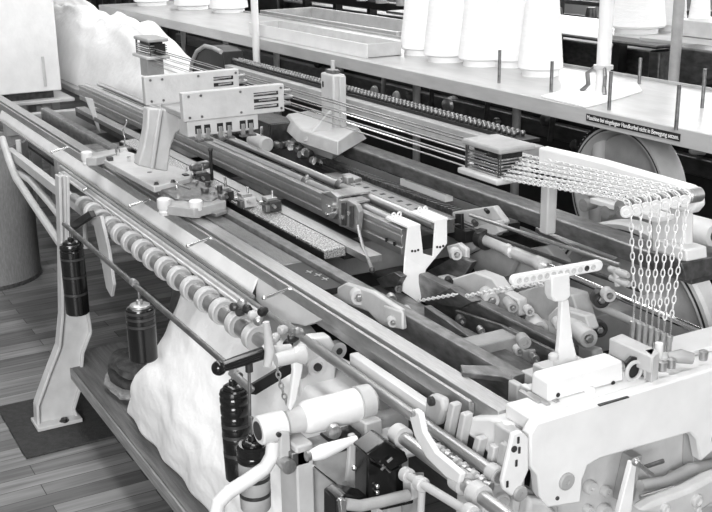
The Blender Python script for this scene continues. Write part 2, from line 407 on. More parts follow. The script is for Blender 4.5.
def blob(c, sx, sy, sz, amp, f, seed, n=28, flat=.0):
    mb = MB(); vs = []; m = n//2
    for j in range(m+1):
        th = math.pi*j/m
        for i in range(n):
            ph = 2*math.pi*i/n
            d = V((math.sin(th)*math.cos(ph), math.sin(th)*math.sin(ph), math.cos(th)))
            d = V([math.copysign(abs(q)**.75, q) for q in d])
            r = 1+amp*noise.noise(d*f+V((seed, 0, 0)))+amp*.5*noise.noise(d*f*2.7+V((seed, 5, 0)))
            p = V((d.x*sx*r, d.y*sy*r, d.z*sz*r))
            if p.z < -flat*sz: p.z = -flat*sz
            vs.append(V(c)+p)
    fs = [(j*n+i, (j+1)*n+i, (j+1)*n+(i+1) % n, j*n+(i+1) % n) for j in range(m) for i in range(n)]
    mb.add(vs, fs); return mb
t = thing('folded_dark_bundle', 'flat folded dark bundle lying on the board behind the short weight', 'bundle', (-3.4, 1.02, .21))
for k, (dz, s, mt_) in enumerate(((.03, 1.0, 'drum'), (.07, .97, 'rubber'), (.11, .9, 'darkcloth'))):
    build('folded_layer', blob((-3.32+.01*k, 1.03, .205+dz), .15*s, .13*s, .026, .12, 2, k*3, flat=.8), mt_, t)
solo('dark_sack', blob((-3.13, 1.14, .45), .075, .070, .19, .14, 1.6, 9, flat=.95), 'darkcloth', 'upright dark sack standing between the bundle and the white cloth', 'sack')
# ------------------------------------------------------------------ needle beds and beams (profiles in Y,Z along the machine)
def bed(name, label, cat, profs, x0, x1, group=None):
    pass
t = thing('flat_bed_plate', 'flat ribbed steel bed plate between the front rail and the first dark beam', 'bed plate', (-3.5, 1.2, .84))
x_end = at(303, 262, Z=.862).x
mb = MB(); mb.box(-4.35, x_end, 1.163, 1.219, .845, .862); build('plate', mb, 'steel2', t, .001)
mb = MB()
n = 0
x = -4.2
while x < x_end-.01:
    mb.box(x, x+.003, 1.168, 1.214, .862, .8632); x += .009
o = build('needle_row', mb, 'steel', t, smooth=False); tag(o, kind='stuff')
t = thing('marker_plate', 'dark flat plate with light marks at the end of the ribbed bed plate', 'plate', (-2.5, 1.18, .845))
x2 = at(355, 284, Z=.862).x
mb = MB(); mb.box(x_end+.002, x2, 1.163, 1.219, .846, .8625); build('plate', mb, 'black', t, .001)
mb = MB()
for px, py in ((309, 272), (318, 275), (325, 279)):
    a = at(px, py, Z=.863); mb.box(a.x-.012, a.x+.012, a.y-.002, a.y+.002, .8628, .8640); mb.box(a.x-.002, a.x+.002, a.y-.010, a.y+.010, .8628, .8640)
build('light_mark', mb, 'steel', t)
# beam C : channel beam running to the white casting
YC0, YC1 = 1.222, 1.262
solo('steel_beam', MB().xp([(YC0, .79), (YC0, .867), (YC0+.004, .873), (YC1-.004, .873), (YC1, .867), (YC1, .79)], -5.3, -1.56), 'steel2',
     'long dark steel beam just behind the front rail, ending at the white casting', 'beam', bevel=.001)
# black groove + speckled bed
t = thing('needle_bed', 'long speckled needle bed with a plain steel strip along its rear', 'needle bed', (-3.5, 1.35, .8))
xr = at(392, 288, Z=.87).x
build('bed_body', MB().xp([(1.300, .848), (1.300, .872), (1.366, .874), (1.366, .848)], -4.3, -2.50), 'speck', t, .001)
build('rear_strip', MB().xp([(1.368, .856), (1.368, .876), (1.412, .876), (1.412, .856)], -5.2, -2.38), 'steel', t, .001)
build('groove_wall', MB().box(-4.3, -2.50, 1.296, 1.2995, .80, .868), 'black', t)
build('groove_floor', MB().box(-5.4, -2.3, 1.264, 1.299, .80, .82), 'black', t)
for i in range(16): build('groove_tab', MB().box(-4.0+i*.095, -3.988+i*.095, 1.294, 1.301, .866, .8735), 'chrome', t)
# beam D and its floor
solo('steel_beam', MB().xp([(1.497, .745), (1.497, .816), (1.500, .820), (1.527, .820), (1.530, .816), (1.530, .745)], -2.33, at(557, 351, Z=.82).x), 'steel2',
     'steel angle beam beyond the hanging white bracket, ending behind the white stand', 'beam', bevel=.001)
solo('trough_plate', MB().box(-5.4, -2.6, 1.417, 1.47, .80, .845), 'dark', 'dark flat trough plate behind the plain strip of the needle bed', 'plate')
# grooved box beam with the two round bars on top
t = thing('box_beam', 'tall grooved grey box beam running to the white hanging bracket', 'beam', (-3.6, 1.49, .85))
XB = -2.375
build('front_plate', MB().xp([(1.47, .865), (1.47, .885), (1.474, .887), (1.474, .895), (1.47, .897), (1.47, .918), (1.474, .920), (1.474, .924), (1.47, .926), (1.47, .938), (1.49, .938), (1.49, .865)], -5.5, XB), 'steel', t, .001)
build('core', MB().box(-5.5, XB-.01, 1.491, 1.60, .865, .905), 'black', t)
for px, py in ((386, 240), (394, 244)):
    a = at(px, py, Y=1.469); build('bolt_hole', MB().cyl(a, a+V((0, .004, 0)), .006, n=12), 'black', t)
def roundbar(y, z, label, collars):
    t = thing('round_bar', label, 'bar', (-3.5, y, z))
    build('bar', MB().cyl((-5.5, y, z), (XB, y, z), .0125, n=20), 'barsteel', t)
    for x in collars:
        build('bar_collar', MB().lathe((x-.014, y, z), (1, 0, 0), [(0, .012), (0, .016), (.004, .019), (.024, .019), (.028, .016), (.028, .012)], 22), 'steel2', t)
        build('collar_screw', MB().lathe((x, y, z+.017), (0, 0, 1), [(0, .005), (.008, .005)], 8), 'chrome', t)
roundbar(1.512, .932, 'nearer of the two round steel bars on top of the box beam', (at(308, 183, Y=1.515).x,))
roundbar(1.578, .934, 'rear one of the two round steel bars on top of the box beam', (at(341, 181, Y=1.578).x, ))
t = None
# perforated rail
t = thing('perforated_rail', 'flat steel rail with a row of square holes behind the round bars', 'rail', (-3, 1.63, .9))
PY0, PY1, PZ = 1.618, 1.668, .929
build('rail', MB().box(-3.1, -2.41, PY0, PY1, .89, PZ), 'steel', t, .001)
xa, xb = at(352, 181, Z=PZ).x, at(452, 238, Z=PZ).x
h0 = None
for i in range(15):
    x = xa+(xb-xa)*i/14
    if h0 is None: h0 = build('square_hole', MB().box(x-.007, x+.007, 1.634, 1.650, PZ-.0005, PZ+.0006), 'black', t, smooth=False); kx = x
    else: c = h0.copy(); COL.objects.link(c); c.parent = t; c.location.x = x-kx
# black bed with toothed rack
t = thing('toothed_rack', 'dark bed with a small toothed rack in front of the back beam', 'rack', (-3, 1.74, .9))
build('rack_bed', MB().box(-4.2, -2.36, 1.67, 1.86, .87, .903), 'black', t)
mb = MB(); x = -3.35
while x < -2.3: mb.box(x, x+.009, 1.738, 1.772, .903, .918); x += .019
o = build('rack_teeth', mb, 'steel2', t, smooth=False); tag(o, kind='stuff')
build('rack_strip', MB().box(-3.35, -2.37, 1.70, 1.712, .903, .913), 'steel2', t)
a, b = at(407, 178, Z=.925), at(449, 195, Z=.925)
solo('white_strip', MB().box(a.x, b.x, 1.80, 1.83, .904, .928), 'white', 'short white strip lying beside the toothed rack', 'strip')
# back beam
t = thing('back_beam', 'heavy dark square steel beam passing behind the hanging chains', 'beam', (-2.4, 1.8, 1))
Yb = 1.775
build('beam_body', MB().xp([(Yb, .943), (Yb, .981), (Yb+.004, .985), (Yb+.070, .985), (Yb+.070, .943)], -3.32, -1.63), 'steel2', t, .002)
build('end_block', MB().prism(pts([(681, 263), (712, 257), (760, 250), (760, 268), (712, 276), (687, 282)], X=-1.58), (-.10, 0, 0)), 'steel2', t, .003)
for px, py in ((330+0, 0),): pass
# ------------------------------------------------------------------ cam carriage on the bed
t = thing('cam_carriage', 'light grey carriage with a curved arm holding two upright riveted cam boxes', 'carriage', (-3.35, 1.2, .87))
def cambox(X, y0, y1, z0, z1, slots_y):
    o = build('cam_box', MB().box(X-.028, X, y0, y1, z0, z1), 'paint', t, .003)
    mb = MB()
    for y in (y0+.02, y0+.06, (y0+y1)/2+.02, y1-.012):
        for z in (z0+.012, z1-.012): mb.cyl((X, y, z), (X+.002, y, z), .0042, n=8)
    build('rivet', mb, 'steel2', o)['kind'] = 'stuff'
    # slots with sliding bars, whose ends poke out of the box
    for i, z in enumerate((z1-.026, z1-.046, z1-.066)):
        mb = MB(); mb.box(X-.001, X+.0012, slots_y, y1-.022, z-.006, z+.006); build('slot', mb, 'black', o, smooth=False)
        mb = MB(); mb.cyl((X+.002, slots_y+.015*(i % 2), z), (X+.002, y1-.03, z+.001), .0035, n=8)
        build('slide_bar', mb, 'chrome', o)
        mb = MB(); mb.cyl((X-.014, y1, z), (X-.014, y1+.022+.012*(i % 2), z), .006, n=10); mb.cyl((X-.014, y1+.022, z), (X-.014, y1+.026, z), .008, n=10)
        build('bar_end', mb, 'steel', o)
    return o
cambox(-3.12, 1.148, 1.492, 1.147, 1.236, 1.385)
cambox(-3.35, 1.108, 1.437, 1.170, 1.262, 1.345)
build('link_plate', MB().box(-3.36, -3.14, 1.16, 1.40, 1.150, 1.168), 'paint2', t, .003)
o = build('holder_block', MB().box(-3.20, -3.125, 1.16, 1.40, 1.098, 1.147), 'paint', t, .003)
for i, y in enumerate((1.195, 1.225, 1.268, 1.298, 1.345, 1.372)):
    mb = MB(); mb.box(-3.1255, -3.1235, y-.010, y+.010, 1.106, 1.132); w = build('opening', mb, 'black', o, smooth=False)
    mb = MB(); mb.box(-3.13, -3.118, y-.006, y+.006, 1.085, 1.122); build('finger', mb, 'steel', o, .001)
    mb = MB(); mb.box(-3.13, -3.108, y-.012, y+.012, 1.082, 1.088); build('foot', mb, 'steel2', o)
# curved stand
P_ = pts([(148, 108), (176, 110), (183, 119), (188, 126), (183, 128), (176, 134), (171, 148), (168, 172), (138, 166), (143, 148), (147, 128)], X=-3.31)
mb = MB(); mb.prism(P_, (-.05, 0, 0)); build('arm', mb, 'paint', t, .006)
mb = MB(); a, b, c, d = P_[0], P_[1], P_[7], P_[8]
mb.prism([a.lerp(b, .35), a.lerp(b, .5), d.lerp(c, .5), d.lerp(c, .35)], (.012, 0, 0)); build('rib', mb, 'paint', t, .004)
mb = MB()
for px, py in ((153, 165), (170, 168)):
    a = at(px, py, X=-3.30); bolt(mb, (a.x+.02, a.y, .925), (0, 0, 1), .006, .008)
build('bolt', mb, 'dark', t)
Za = .925
def slab(px, z0, z1): 
    p = pts(px, Z=z1); m = MB(); m.prism([V((q.x, q.y, z0)) for q in p], (0, 0, z1-z0)); return m
build('base_plate', slab([(104, 160), (125, 150), (192, 172), (190, 178), (154, 187)], .905, Za), 'paint', t, .003)
build('slide_plate', slab([(152, 184), (188, 176), (228, 192), (212, 200), (175, 199)], .888, .91), 'steel2', t, .003)
build('side_flange', slab([(84, 154), (126, 147), (128, 150), (96, 158), (86, 158)], .875, .905), 'paint2', t, .003)
build('side_flange', slab([(160, 200), (166, 197), (192, 202), (224, 196), (226, 201), (194, 209), (162, 205)], .875, .905), 'paint2', t, .003)
for i, (px, py) in enumerate(((87, 158), (164, 206), (196, 208))):
    a = at(px, py, Z=.90); mb = MB()
    mb.lathe((a.x, a.y, .872), (0, 0, 1), [(0, .015), (.010, .019), (.016, .016), (.024, .021), (.050, .021), (.053, .017)], 20); build('runner_knob', mb, 'white', t)
# levers and knobs on the slide plate
mb = MB(); a = at(177, 190, Z=.915); mb.rings([(a, .005), (a+V((0, 0, .022)), .005), (at(190, 189, Z=.93), .004)], 8); mb.cyl(a, a+V((0, 0, .03)), .004, n=8); build('latch_lever', mb, 'chrome', t)
for px in ((136, 157), (129, 160)):
    a = at(*px, Z=.93); build('set_screw', MB().cyl(a-V((0, 0, .01)), a+V((0, 0, .012)), .007, n=10), 'chrome', t)
build('slot_cover', slab([(200, 208), (212, 204), (228, 210), (216, 214)], .872, .882), 'steel', t, .001)
build('mount_block', MB().box(*[v for v in (at(205, 196, Z=.9).x, at(205, 196, Z=.9).x+.05)], 1.20, 1.26, .875, .90), 'steel2', t, .002)
rr = random.Random(21)
for i, (px, py) in enumerate(((110, 160), (118, 155), (150, 178), (205, 193), (213, 196), (220, 193), (186, 181), (196, 186), (208, 187), (222, 199))):
    a = at(px, py, Z=.905 if py > 175 else .926); h = rr.uniform(.008, .028)
    if i % 3: build('fitting', MB().lathe(a, (0, 0, 1), [(-.012, .006), (h*.4, .006), (h*.4, .009), (h, .009), (h, .004)], 10), ('steel', 'chrome', 'dark')[i % 3], t)
    else: build('fitting_block', MB().box(a.x-.014, a.x+.014, a.y-.009, a.y+.009, a.z-.012, a.z+h), ('dark', 'steel2')[i % 2], t, .0015)
# ------------------------------------------------------------------ small yarn carriers and holders across the beds
def holder(name, label, cx, cy, z, w, parts):
    t = thing(name, label, 'holder', (cx, cy, z), 'small holders on the needle beds')
    for nm, kind, m_, a, b in parts:
        a = V(a)+V((cx, cy, z)); b = V(b)+V((cx, cy, z)); mb = MB()
        if kind == 'b': mb.box(a.x, b.x, a.y, b.y, a.z, b.z)
        elif kind == 'c': mb.cyl(a, b, w, n=10)
        elif kind == 'k': mb.lathe(a, b-a, [(0, w*.8), (.002, w*1.6), ((b-a).length*.8, w*1.6), ((b-a).length, w)], 12)
        build(nm, mb, m_, t, .0015 if kind == 'b' else 0)
    return t
hp = [
 ((186, 176), 'dark clamp holder with a light cap right behind the carriage arm'),
 ((202, 172), 'larger dark clamp holder with a cylindrical cap behind the carriage arm'),
 ((225, 190), 'clamp holder with a bright upright pin beyond the carriage slide plate'),
 ((247, 196), 'light block holder on the needle bed past the carriage'),
 ((272, 200), 'small holder with a cross pin, farthest right of the small holders'),
]
for i, ((px, py), lab) in enumerate(hp):
    y = (1.30, 1.33, 1.36, 1.38, 1.42)[i]
    a = at(px, py, Y=y); z = .877 if a.z < .86 else .877; x = at(px, py+8, Z=.877).x
    base = at(px, py+9, Z=.877); cx, cy = base.x, base.y
    parts = [('clamp_body', 'b', 'dark' if i not in (3,) else 'paint', (-.03, -.02, 0), (.03, .02, .03)),
             ('cap', 'b', 'steel', (-.022, -.024, .03), (.018, .012, .040)),
             ('foot_block', 'b', 'steel2', (.0, -.034, -.001), (.03, -.02, .022)),
             ('pin', 'c', 'chrome', (.01, 0, .04), (.01, 0, .062+.012*(i == 2))),
             ('thumb_screw', 'k', 'chrome', (-.02, -.02, .018), (-.02, -.036, .018)),
             ('side_arm', 'b', 'dark', (-.045, .0, .008), (-.03, .03, .02)),
             ('cross_pin', 'c', 'steel', (.03, -.01, .02), (.055, -.014, .02))]
    holder('bed_clamp', lab, cx, cy, .877, .0045, parts)
a = at(212, 178, Z=.885)
t = thing('feeder_post', 'thin dark upright post between the small clamps behind the carriage', 'post', (a.x, a.y, .877))
build('rod', MB().cyl(a-V((0, 0, .008)), a+V((0, 0, .10)), .006, n=10), 'black', t); build('knob', MB().ball(a+V((0, 0, .10)), .009, 8), 'dark', t)
a = at(200, 166, Z=.93)
solo('clamp_cylinder', MB().lathe(a, (-.3, 1, 0), [(-.04, .010), (-.03, .016), (.03, .016), (.035, .012)], 18), 'steel2', 'short grey cylinder lying above the clamp holders behind the carriage arm', 'cylinder')
# small upright knitted-thread guide rod at far left bed
t = thing('thread_guide', 'thin bent wire guide standing on a small foot left of the carriage arm', 'guide', (at(125, 148, Z=.88).x, at(125, 148, Z=.88).y, .875))
P_ = pts([(124, 147), (125, 138), (123, 130), (127, 122), (126, 119)], X=at(125, 148, Z=.88).x)
build('wire', MB().rings([(p, .0035) for p in P_], 8), 'chrome', t)
build('foot', MB().box(P_[0].x-.03, P_[0].x+.03, P_[0].y-.02, P_[0].y+.02, .873, P_[0].z), 'steel2', t, .002)
# inclined white flat lever far left
P_ = pts([(85, 97), (93, 99), (101, 133), (98, 130)], X=-4.9)
solo('flat_tongue', MB().prism(P_, (-.01, 0, 0)), 'paint', 'pale pointed flat tongue hanging over the beds left of the thread guide', 'tongue', bevel=.001)
# ------------------------------------------------------------------ yarn feeder pair on the round bars
t = thing('yarn_feeder', 'pair of steel yarn feeder clamps straddling the box beam with a long bent finger', 'yarn feeder', (at(340, 220, Y=1.46).x, 1.46, .87))
def pl(pxs, Y, d, nm, m_): return build(nm, MB().prism(pts(pxs, Y=Y), (0, d, 0)), m_, t, .0015)
pl([(320, 194), (330, 191), (337, 197), (337, 214), (333, 219), (327, 218), (322, 212)], 1.452, .016, 'clamp_plate', 'steel')
pl([(338, 201), (347, 200), (356, 205), (359, 212), (357, 232), (350, 229), (339, 226)], 1.446, .016, 'clamp_plate', 'steel')
pl([(341, 203), (345, 203), (345, 226), (341, 225)], 1.440, .006, 'upright_bar', 'dark')
pl([(349, 206), (352, 206), (352, 228), (349, 227)], 1.440, .006, 'upright_bar', 'dark')
for (x, y) in ((329, 206), (334, 209), (350, 213), (344, 217), (328, 214)):
    mb = MB(); a = at(x, y, Y=1.444); mb.lathe(a, (0, -1, 0), [(-.006, .004), (0, .007), (.006, .007), (.008, .004)], 12); build('clamp_screw', mb, 'chrome', t)
a = at(322, 192, Y=1.455); b = at(366, 204, Y=1.455)
mb = MB(); mb.box(a.x, a.x+.075, 1.452, 1.58, .947, .954); build('top_bridge', mb, 'steel', t, .002)
mb = MB(); mb.box(a.x+.11, a.x+.16, 1.452, 1.53, .947, .954); build('top_bridge', mb, 'steel', t, .002)
P_ = [at(358, 226, Y=1.44), at(360, 236, Y=1.42), at(364, 250, Y=1.39), at(369, 261, Y=1.36), at(372, 270, Z=.89)]
build('bent_finger', MB().rings([(p, .0048) for p in P_], 8), 'steel', t)
build('finger_tip', MB().ball(P_[-1], .008, 8), 'dark', t)
# second pair upper left (on rear bars)
t = thing('slide_stop', 'small flat steel stop with two lugs lying across the rear round bar', 'stop', (at(345, 175, Z=.98).x, 1.58, .975))
a = at(341, 176, Z=.955); mb = MB(); mb.box(a.x, a.x+.08, 1.60, 1.63, .948, .962); build('stop_plate', mb, 'steel', t, .003)
mb = MB(); mb.box(a.x+.05, a.x+.08, 1.575, 1.60, .948, .968); build('lug', mb, 'steel', t, .003)
# ------------------------------------------------------------------ hanging white bracket
t = thing('white_bracket', 'white sheet bracket clamped across the ends of the round bars, tapering downwards', 'bracket', (-2.34, 1.53, .72))
Xw = -2.355
build('upper_plate', MB().prism(pts([(407, 228), (419, 225), (422, 253), (432, 256), (434, 222), (446, 219), (446, 243), (424, 270), (404, 256)], X=Xw), (.006, 0, 0)), 'wpaper', t, .001)
q0 = [at(404, 256, X=Xw), at(425, 268, X=Xw), at(419, 303, X=Xw+.04), at(402, 291, X=Xw+.04)]
build('lower_tongue', MB().prism(q0, (.006, 0, 0)), 'wpaper', t, .001)
for (x0, y0), (x1, y1) in (((395, 221), (420, 226)), ((420, 213), (446, 219))):
    a = at(x0, y0, Z=.985); b = at(x1, y1, Z=.985)
    w = at(x1-12, y1+3, X=Xw)
for k, (ya, yb) in enumerate(((1.475, 1.515), (1.555, 1.605))):
    zt = .952 if k == 0 else .956
    build('cover_plate', MB().box(Xw-.11, Xw+.006, ya, yb, zt-.007, zt), 'wpaper', t, .001)
    build('end_cap', MB().lathe((Xw-.004, (ya+yb)/2, zt-.021), (1, 0, 0), [(0, .010), (.003, .010), (.005, .006)], 16), 'steel2', t)
    for s in (-1, 1):
        build('loop', MB().ring((Xw-.085, (ya+yb)/2+.009*s, zt+.007), (1, .3, 0), .007, .0028, 14, 6), 'white', t)
for px, py in ((412, 251), (415, 251), (418, 250), (437, 247), (440, 247), (443, 246)):
    a = at(px, py, X=Xw+.006); build('hole', MB().cyl(a, a+V((.0015, 0, 0)), .0035, n=10), 'black', t)
# ------------------------------------------------------------------ casting block with tower on the back beam
t = thing('tower_casting', 'light grey faceted casting with a square tower on the far end of the back beam', 'casting', (-3.4, 1.8, .94))
top = pts([(288, 114), (313, 110), (353, 121), (358, 128), (338, 141), (303, 131)], Z=1.03)
def loft(lo, hi):
    n = len(lo); mb = MB(); mb.add(list(lo)+list(hi), [tuple(range(n-1, -1, -1)), tuple(range(n, 2*n))]+[(i, (i+1) % n, (i+1) % n+n, i+n) for i in range(n)]); return mb
low = pts([(278, 124), (309, 117), (361, 131), (367, 139), (338, 156), (297, 142)], Z=.985)
if True:
    lo, hi = low, top
    c = sum(lo, V())/6
    def ccw(p): 
        s = sum(p[i].x*p[(i+1) % 6].y-p[(i+1) % 6].x*p[i].y for i in range(6)); return s > 0
    if not ccw(lo): lo = lo[::-1]; hi = hi[::-1]
    build('base', loft(lo, hi), 'paint', t, .004)
    build('foot', loft([p+V((0, 0, -.05)) for p in [q.lerp(c, .45) for q in lo]], [q.lerp(c, .25) for q in lo]), 'paint', t, .003)
build('tower', MB().box(-3.42, -3.325, 1.78, 1.83, 1.02, 1.215), 'paint', t, .006)
build('tower_edge', MB().box(-3.324, -3.312, 1.80, 1.825, 1.03, 1.210), 'paint', t, .003)
build('tower_cap', MB().box(-3.40, -3.345, 1.79, 1.82, 1.215, 1.228), 'steel2', t, .002)
build('upright_pin', MB().cyl((-3.37, 1.805, 1.22), (-3.37, 1.805, 1.26), .008, n=12), 'paint', t)
build('front_web', MB().prism([(-3.30, 1.62, .99), (-3.27, 1.62, .99), (-3.27, 1.76, 1.12), (-3.30, 1.76, 1.12)], (-.012, 0, 0)) if 0 else MB().prism([(-3.30, 1.645, 1.0), (-3.30, 1.76, 1.0), (-3.30, 1.76, 1.10)], (-.014, 0, 0)), 'paint', t, .002)
for x in (-3.40, ): build('slot', MB().box(x-.004, x+.004, 1.778, 1.7802, 1.165, 1.185), 'black', t, smooth=False)
t = thing('motor_box', 'dark oblong metal box beside the faceted casting, behind the cam boxes', 'box', (-3.6, 1.68, .93))
build('box_body', MB().box(-4.1, -3.57, 1.64, 1.76, .95, 1.02), 'dark', t, .004)
build('end_plate', MB().box(-3.57, -3.562, 1.645, 1.755, .93, 1.018), 'dark', t, .002)
for y, z in ((1.66, .945), (1.70, .94), (1.735, .95)):
    build('pipe_nut', MB().lathe((-3.562, y, z), (1, 0, 0), [(0, .012), (.01, .014), (.02, .014), (.03, .008)], 10), 'steel', t)
t = thing('bar_end_cylinder', 'light grey cylinder with a bright upright pin next to the dark box', 'cylinder', (-3.6, 1.56, .95))
a = at(262, 143, Y=1.60); build('cylinder', MB().lathe((a.x-.08, 1.60, a.z), (1, 0, 0), [(0, .02), (.0, .026), (.12, .028), (.125, .024)], 20), 'paint', t)
a = at(262, 138, Y=1.60); build('pin', MB().cyl(a-V((0, 0, .01)), a+V((0, 0, .042)), .0055, n=10), 'chrome', t)
t = thing('nut_cluster', 'cluster of dark bolts and a bright nut in front of the dark box', 'bolts', (-3.5, 1.63, .93))
rr = random.Random(3)
for i in range(9):
    a = at(285+i*4+rr.uniform(-2, 2), 145+i*1.9+rr.uniform(-3, 3), Y=1.64); mb = MB(); mb.lathe(a, (rr.uniform(-.3, .6), -1, rr.uniform(-.3, .5)), [(-.02, .010), (0, .013), (.01, .013), (.012, .007)], 8)
    build('bolt', mb, ('dark', 'steel2', 'chrome')[i % 3], t)
# ------------------------------------------------------------------ thin yarn bars between the two plate stacks
g = 'thin bars running to the plate stack'
names = ['topmost', 'second from the top', 'third from the top', 'fourth from the top', 'third from the bottom', 'second from the bottom', 'lowest']
k = 0
for i in range(7):
    z = 1.185-i*.0125; y = 1.615 + (i % 2)*.012
    solo('thin_bar', MB().box(-4.75, -2.20, y-.003, y+.003, z-.0012, z+.0012), ('steel2', 'steel2', 'steel', 'chrome', 'steel', 'chrome', 'steel')[i], 'thin flat bar running to the right plate stack, %s of seven' % names[i], 'bar', g)
def stack(name, label, x0, x1, y0, y1, z0, z1, n):
    t = thing(name, label, 'plate stack', ((x0+x1)/2, (y0+y1)/2, z0))
    build('top_block', MB().box(x0, x1, y0, y1, z1-.016, z1), 'paint2', t, .005)
    build('base_block', MB().box(x0-.005, x1+.005, y0-.01, y1, z0, z0+.016), 'paint', t, .005)
    h = (z1-.026-z0-.018)/n
    for i in range(n):
        z = z0+.018+i*h; build('plate', MB().box(x0+.02, x1-.008, y0+.006, y1-.006, z, z+h*.5), 'chrome' if i % 2 else 'steel', t, .0008)
    build('core', MB().box(x0+.03, x1-.03, y0+.02, y1-.02, z0+.016, z1-.02), 'black', t)
    for x in (x0+.012, x1-.012): build('corner_post', MB().cyl((x, y0+.01, z0), (x, y0+.01, z1-.01), .005, n=8), 'dark', t)
    return t
stack('plate_stack', 'right-hand stack of thin steel plates between two light blocks where the chains begin', -2.285, -2.12, 1.60, 1.715, 1.095, 1.188, 6)
t = stack('plate_stack', 'far left plate stack on a small foot, in front of the white cloth pile', -4.92, -4.72, 1.59, 1.69, 1.135, 1.228, 5)
build('foot', MB().box(-4.88, -4.78, 1.60, 1.68, 1.05, 1.135), 'paint2', t, .004)
build('window', MB().box(-4.721, -4.716, 1.62, 1.67, 1.155, 1.205), 'black', t, smooth=False)
# ------------------------------------------------------------------ chain arm, pulleys, chains
t = thing('chain_carrier', 'long white arm carrying the rows of chains to the pulleys', 'arm', (-1.8, 1.63, 1.07))
A0, A1 = -2.10, -1.49
build('arm_board', MB().prism(pts([(538, 147), (600, 161), (686, 186), (695, 192), (696, 207), (690, 214), (660, 207), (538, 172)], Y=1.665), (0, .03, 0)), 'white', t, .006)
build('arm_tray', MB().prism([(-1.80, 1.615, 1.118), (A1-.10, 1.615, 1.122), (A1-.10, 1.664, 1.122), (-1.80, 1.664, 1.118)], (0, 0, .012)), 'white', t, .002)
a = at(536, 180, Y=1.66); build('arm_post', MB().box(-2.03, -2.00, 1.66, 1.69, .985, 1.12), 'paint', t, .004)
build('arm_post', MB().prism(pts([(650, 206), (684, 208), (684, 268), (652, 262)], Y=1.70), (0, .03, 0)), 'white', t, .006)
build('post_foot', MB().prism(pts([(686, 250), (707, 246), (708, 258), (687, 262)], X=-1.56), (-.09, 0, 0)), 'white', t, .004)
axz = 1.198
p0, p1 = at(631, 214, Z=axz), at(700, 197, Z=axz)
X0 = -1.508
t = thing('pulley_row', 'seven small steel pulleys on one axle at the end of the white arm', 'pulleys', (X0, 1.5, 1.18))
build('axle', MB().cyl((X0, 1.425, axz), (X0, 1.61, axz), .006, n=12), 'chrome', t)
build('axle_cap', MB().lathe((X0, 1.608, axz), (0, 1, 0), [(0, .012), (.003, .0155), (.035, .0155), (.038, .011)], 24), 'steel', t)
ys = [1.440+.0255*i for i in range(7)]
for i, y in enumerate(ys):
    mb = MB(); mb.lathe((X0, y-.009, axz), (0, 1, 0), [(-.001, .006), (0, .017), (.003, .018), (.006, .013), (.011, .013), (.014, .018), (.017, .017), (.018, .006)], 24)
    if i == 0: pu0 = build('pulley', mb, 'steel', t); py0 = y
    else: c = pu0.copy(); COL.objects.link(c); c.parent = t; c.location.y = y-py0
for i, y in enumerate(ys):
    mb = MB(); mb.lathe((X0+.016, y-.008, axz-.002), (1, -.45, 0), [(-.004, .011), (0, .0125), (.0025, .012), (.0025, .0085), (.001, .008), (.001, .0055), (.004, .005), (.004, .002)], 20)
    build('end_washer', mb, 'link', t)
names = ['first chain from the left', 'second chain from the left', 'third chain from the left', 'middle chain', 'third chain from the right', 'second chain from the right', 'rightmost chain']
pin_px = [(633, 325), (639.5, 327), (645.5, 329), (651.5, 331), (657.5, 334), (663.5, 337), (669.5, 340)]
for i, y in enumerate(ys):
    pb = at(*pin_px[i], Y=1.455+.0045*i*1.8); top_ = V((X0+.019, y, axz+.002))
    pb.z += .045
    start = V((-2.13, 1.612+.012*i, 1.110+.0085*i)); start2 = V((X0, y, axz+.017))
    mb = MB(); mb.chain([start, start2, V((X0+.014, y, axz+.014)), top_, pb+V((0, 0, -.001))], L=.0145, w=.0037, r=.0014, n=10, m=5)
    solo('chain', mb, 'link', 'bright chain hanging over the pulleys, %s of the seven' % names[i], 'chain', 'chains hanging from the pulleys')
# additional slack chains lying on the arm: second layer
for i in range(4):
    mb = MB(); mb.chain([V((-2.12, 1.625+.014*i, 1.118+.009*i)), V((X0-.03, 1.47+.042*i, axz+.004))], L=.0145, w=.0037, r=.0014, n=10, m=5)
    solo('arm_chain', mb, 'link', 'chain lying along the white arm, %s of the four lower ones' % ['nearest', 'second nearest', 'third nearest', 'farthest'][i], 'chain', 'lower chain layer on the white arm')
t = thing('rear_bearing', 'light cylindrical bearing at the right edge beside the end of the white arm', 'bearing', (-1.4, 1.85, .95))
a = at(704, 232, Y=1.80); build('cylinder', MB().lathe((a.x-.06, 1.80, a.z), (1, 0, 0), [(0, .03), (.07, .032), (.09, .026), (.092, .015)], 22), 'paint', t)
build('bore', MB().cyl((a.x+.03, 1.80, a.z), (a.x+.034, 1.80, a.z), .014, n=16), 'dark', t)
# bits beneath the arm
for nm, px, lab in (('round_nut', (585, 205), 'round steel nut under the white arm left of the pulleys'), ('hex_nut', (607, 212), 'small dark nut under the white arm beside the round nut')):
    a = at(*px, Y=1.62); solo(nm, MB().lathe(a, (0, -1, 0), [(-.03, .012), (0, .015), (.006, .015), (.008, .007)], 14), 'steel', lab, 'nut')
# ------------------------------------------------------------------ carrier beam with bead chain behind
t = thing('carrier_beam', 'long grey beam with a dark bead chain on it, below the yarn shelf', 'beam', (-3.5, 1.9, 1.04))
build('beam_body', MB().box(-4.75, -2.35, 1.862, 1.93, 1.07, 1.118), 'paint2', t, .003)
build('top_channel', MB().box(-4.75, -2.40, 1.895, 1.955, 1.119, 1.129), 'black', t)
mb = MB(); x = -4.72; i = 0
while x < -2.45:
    for y in (1.91, 1.935): mb.ball((x+(.008 if y > 1.92 else 0), y, 1.137), .0085, 6)
    x += .024
o = build('bead_chain', mb, 'steel2', t); tag(o, kind='stuff')
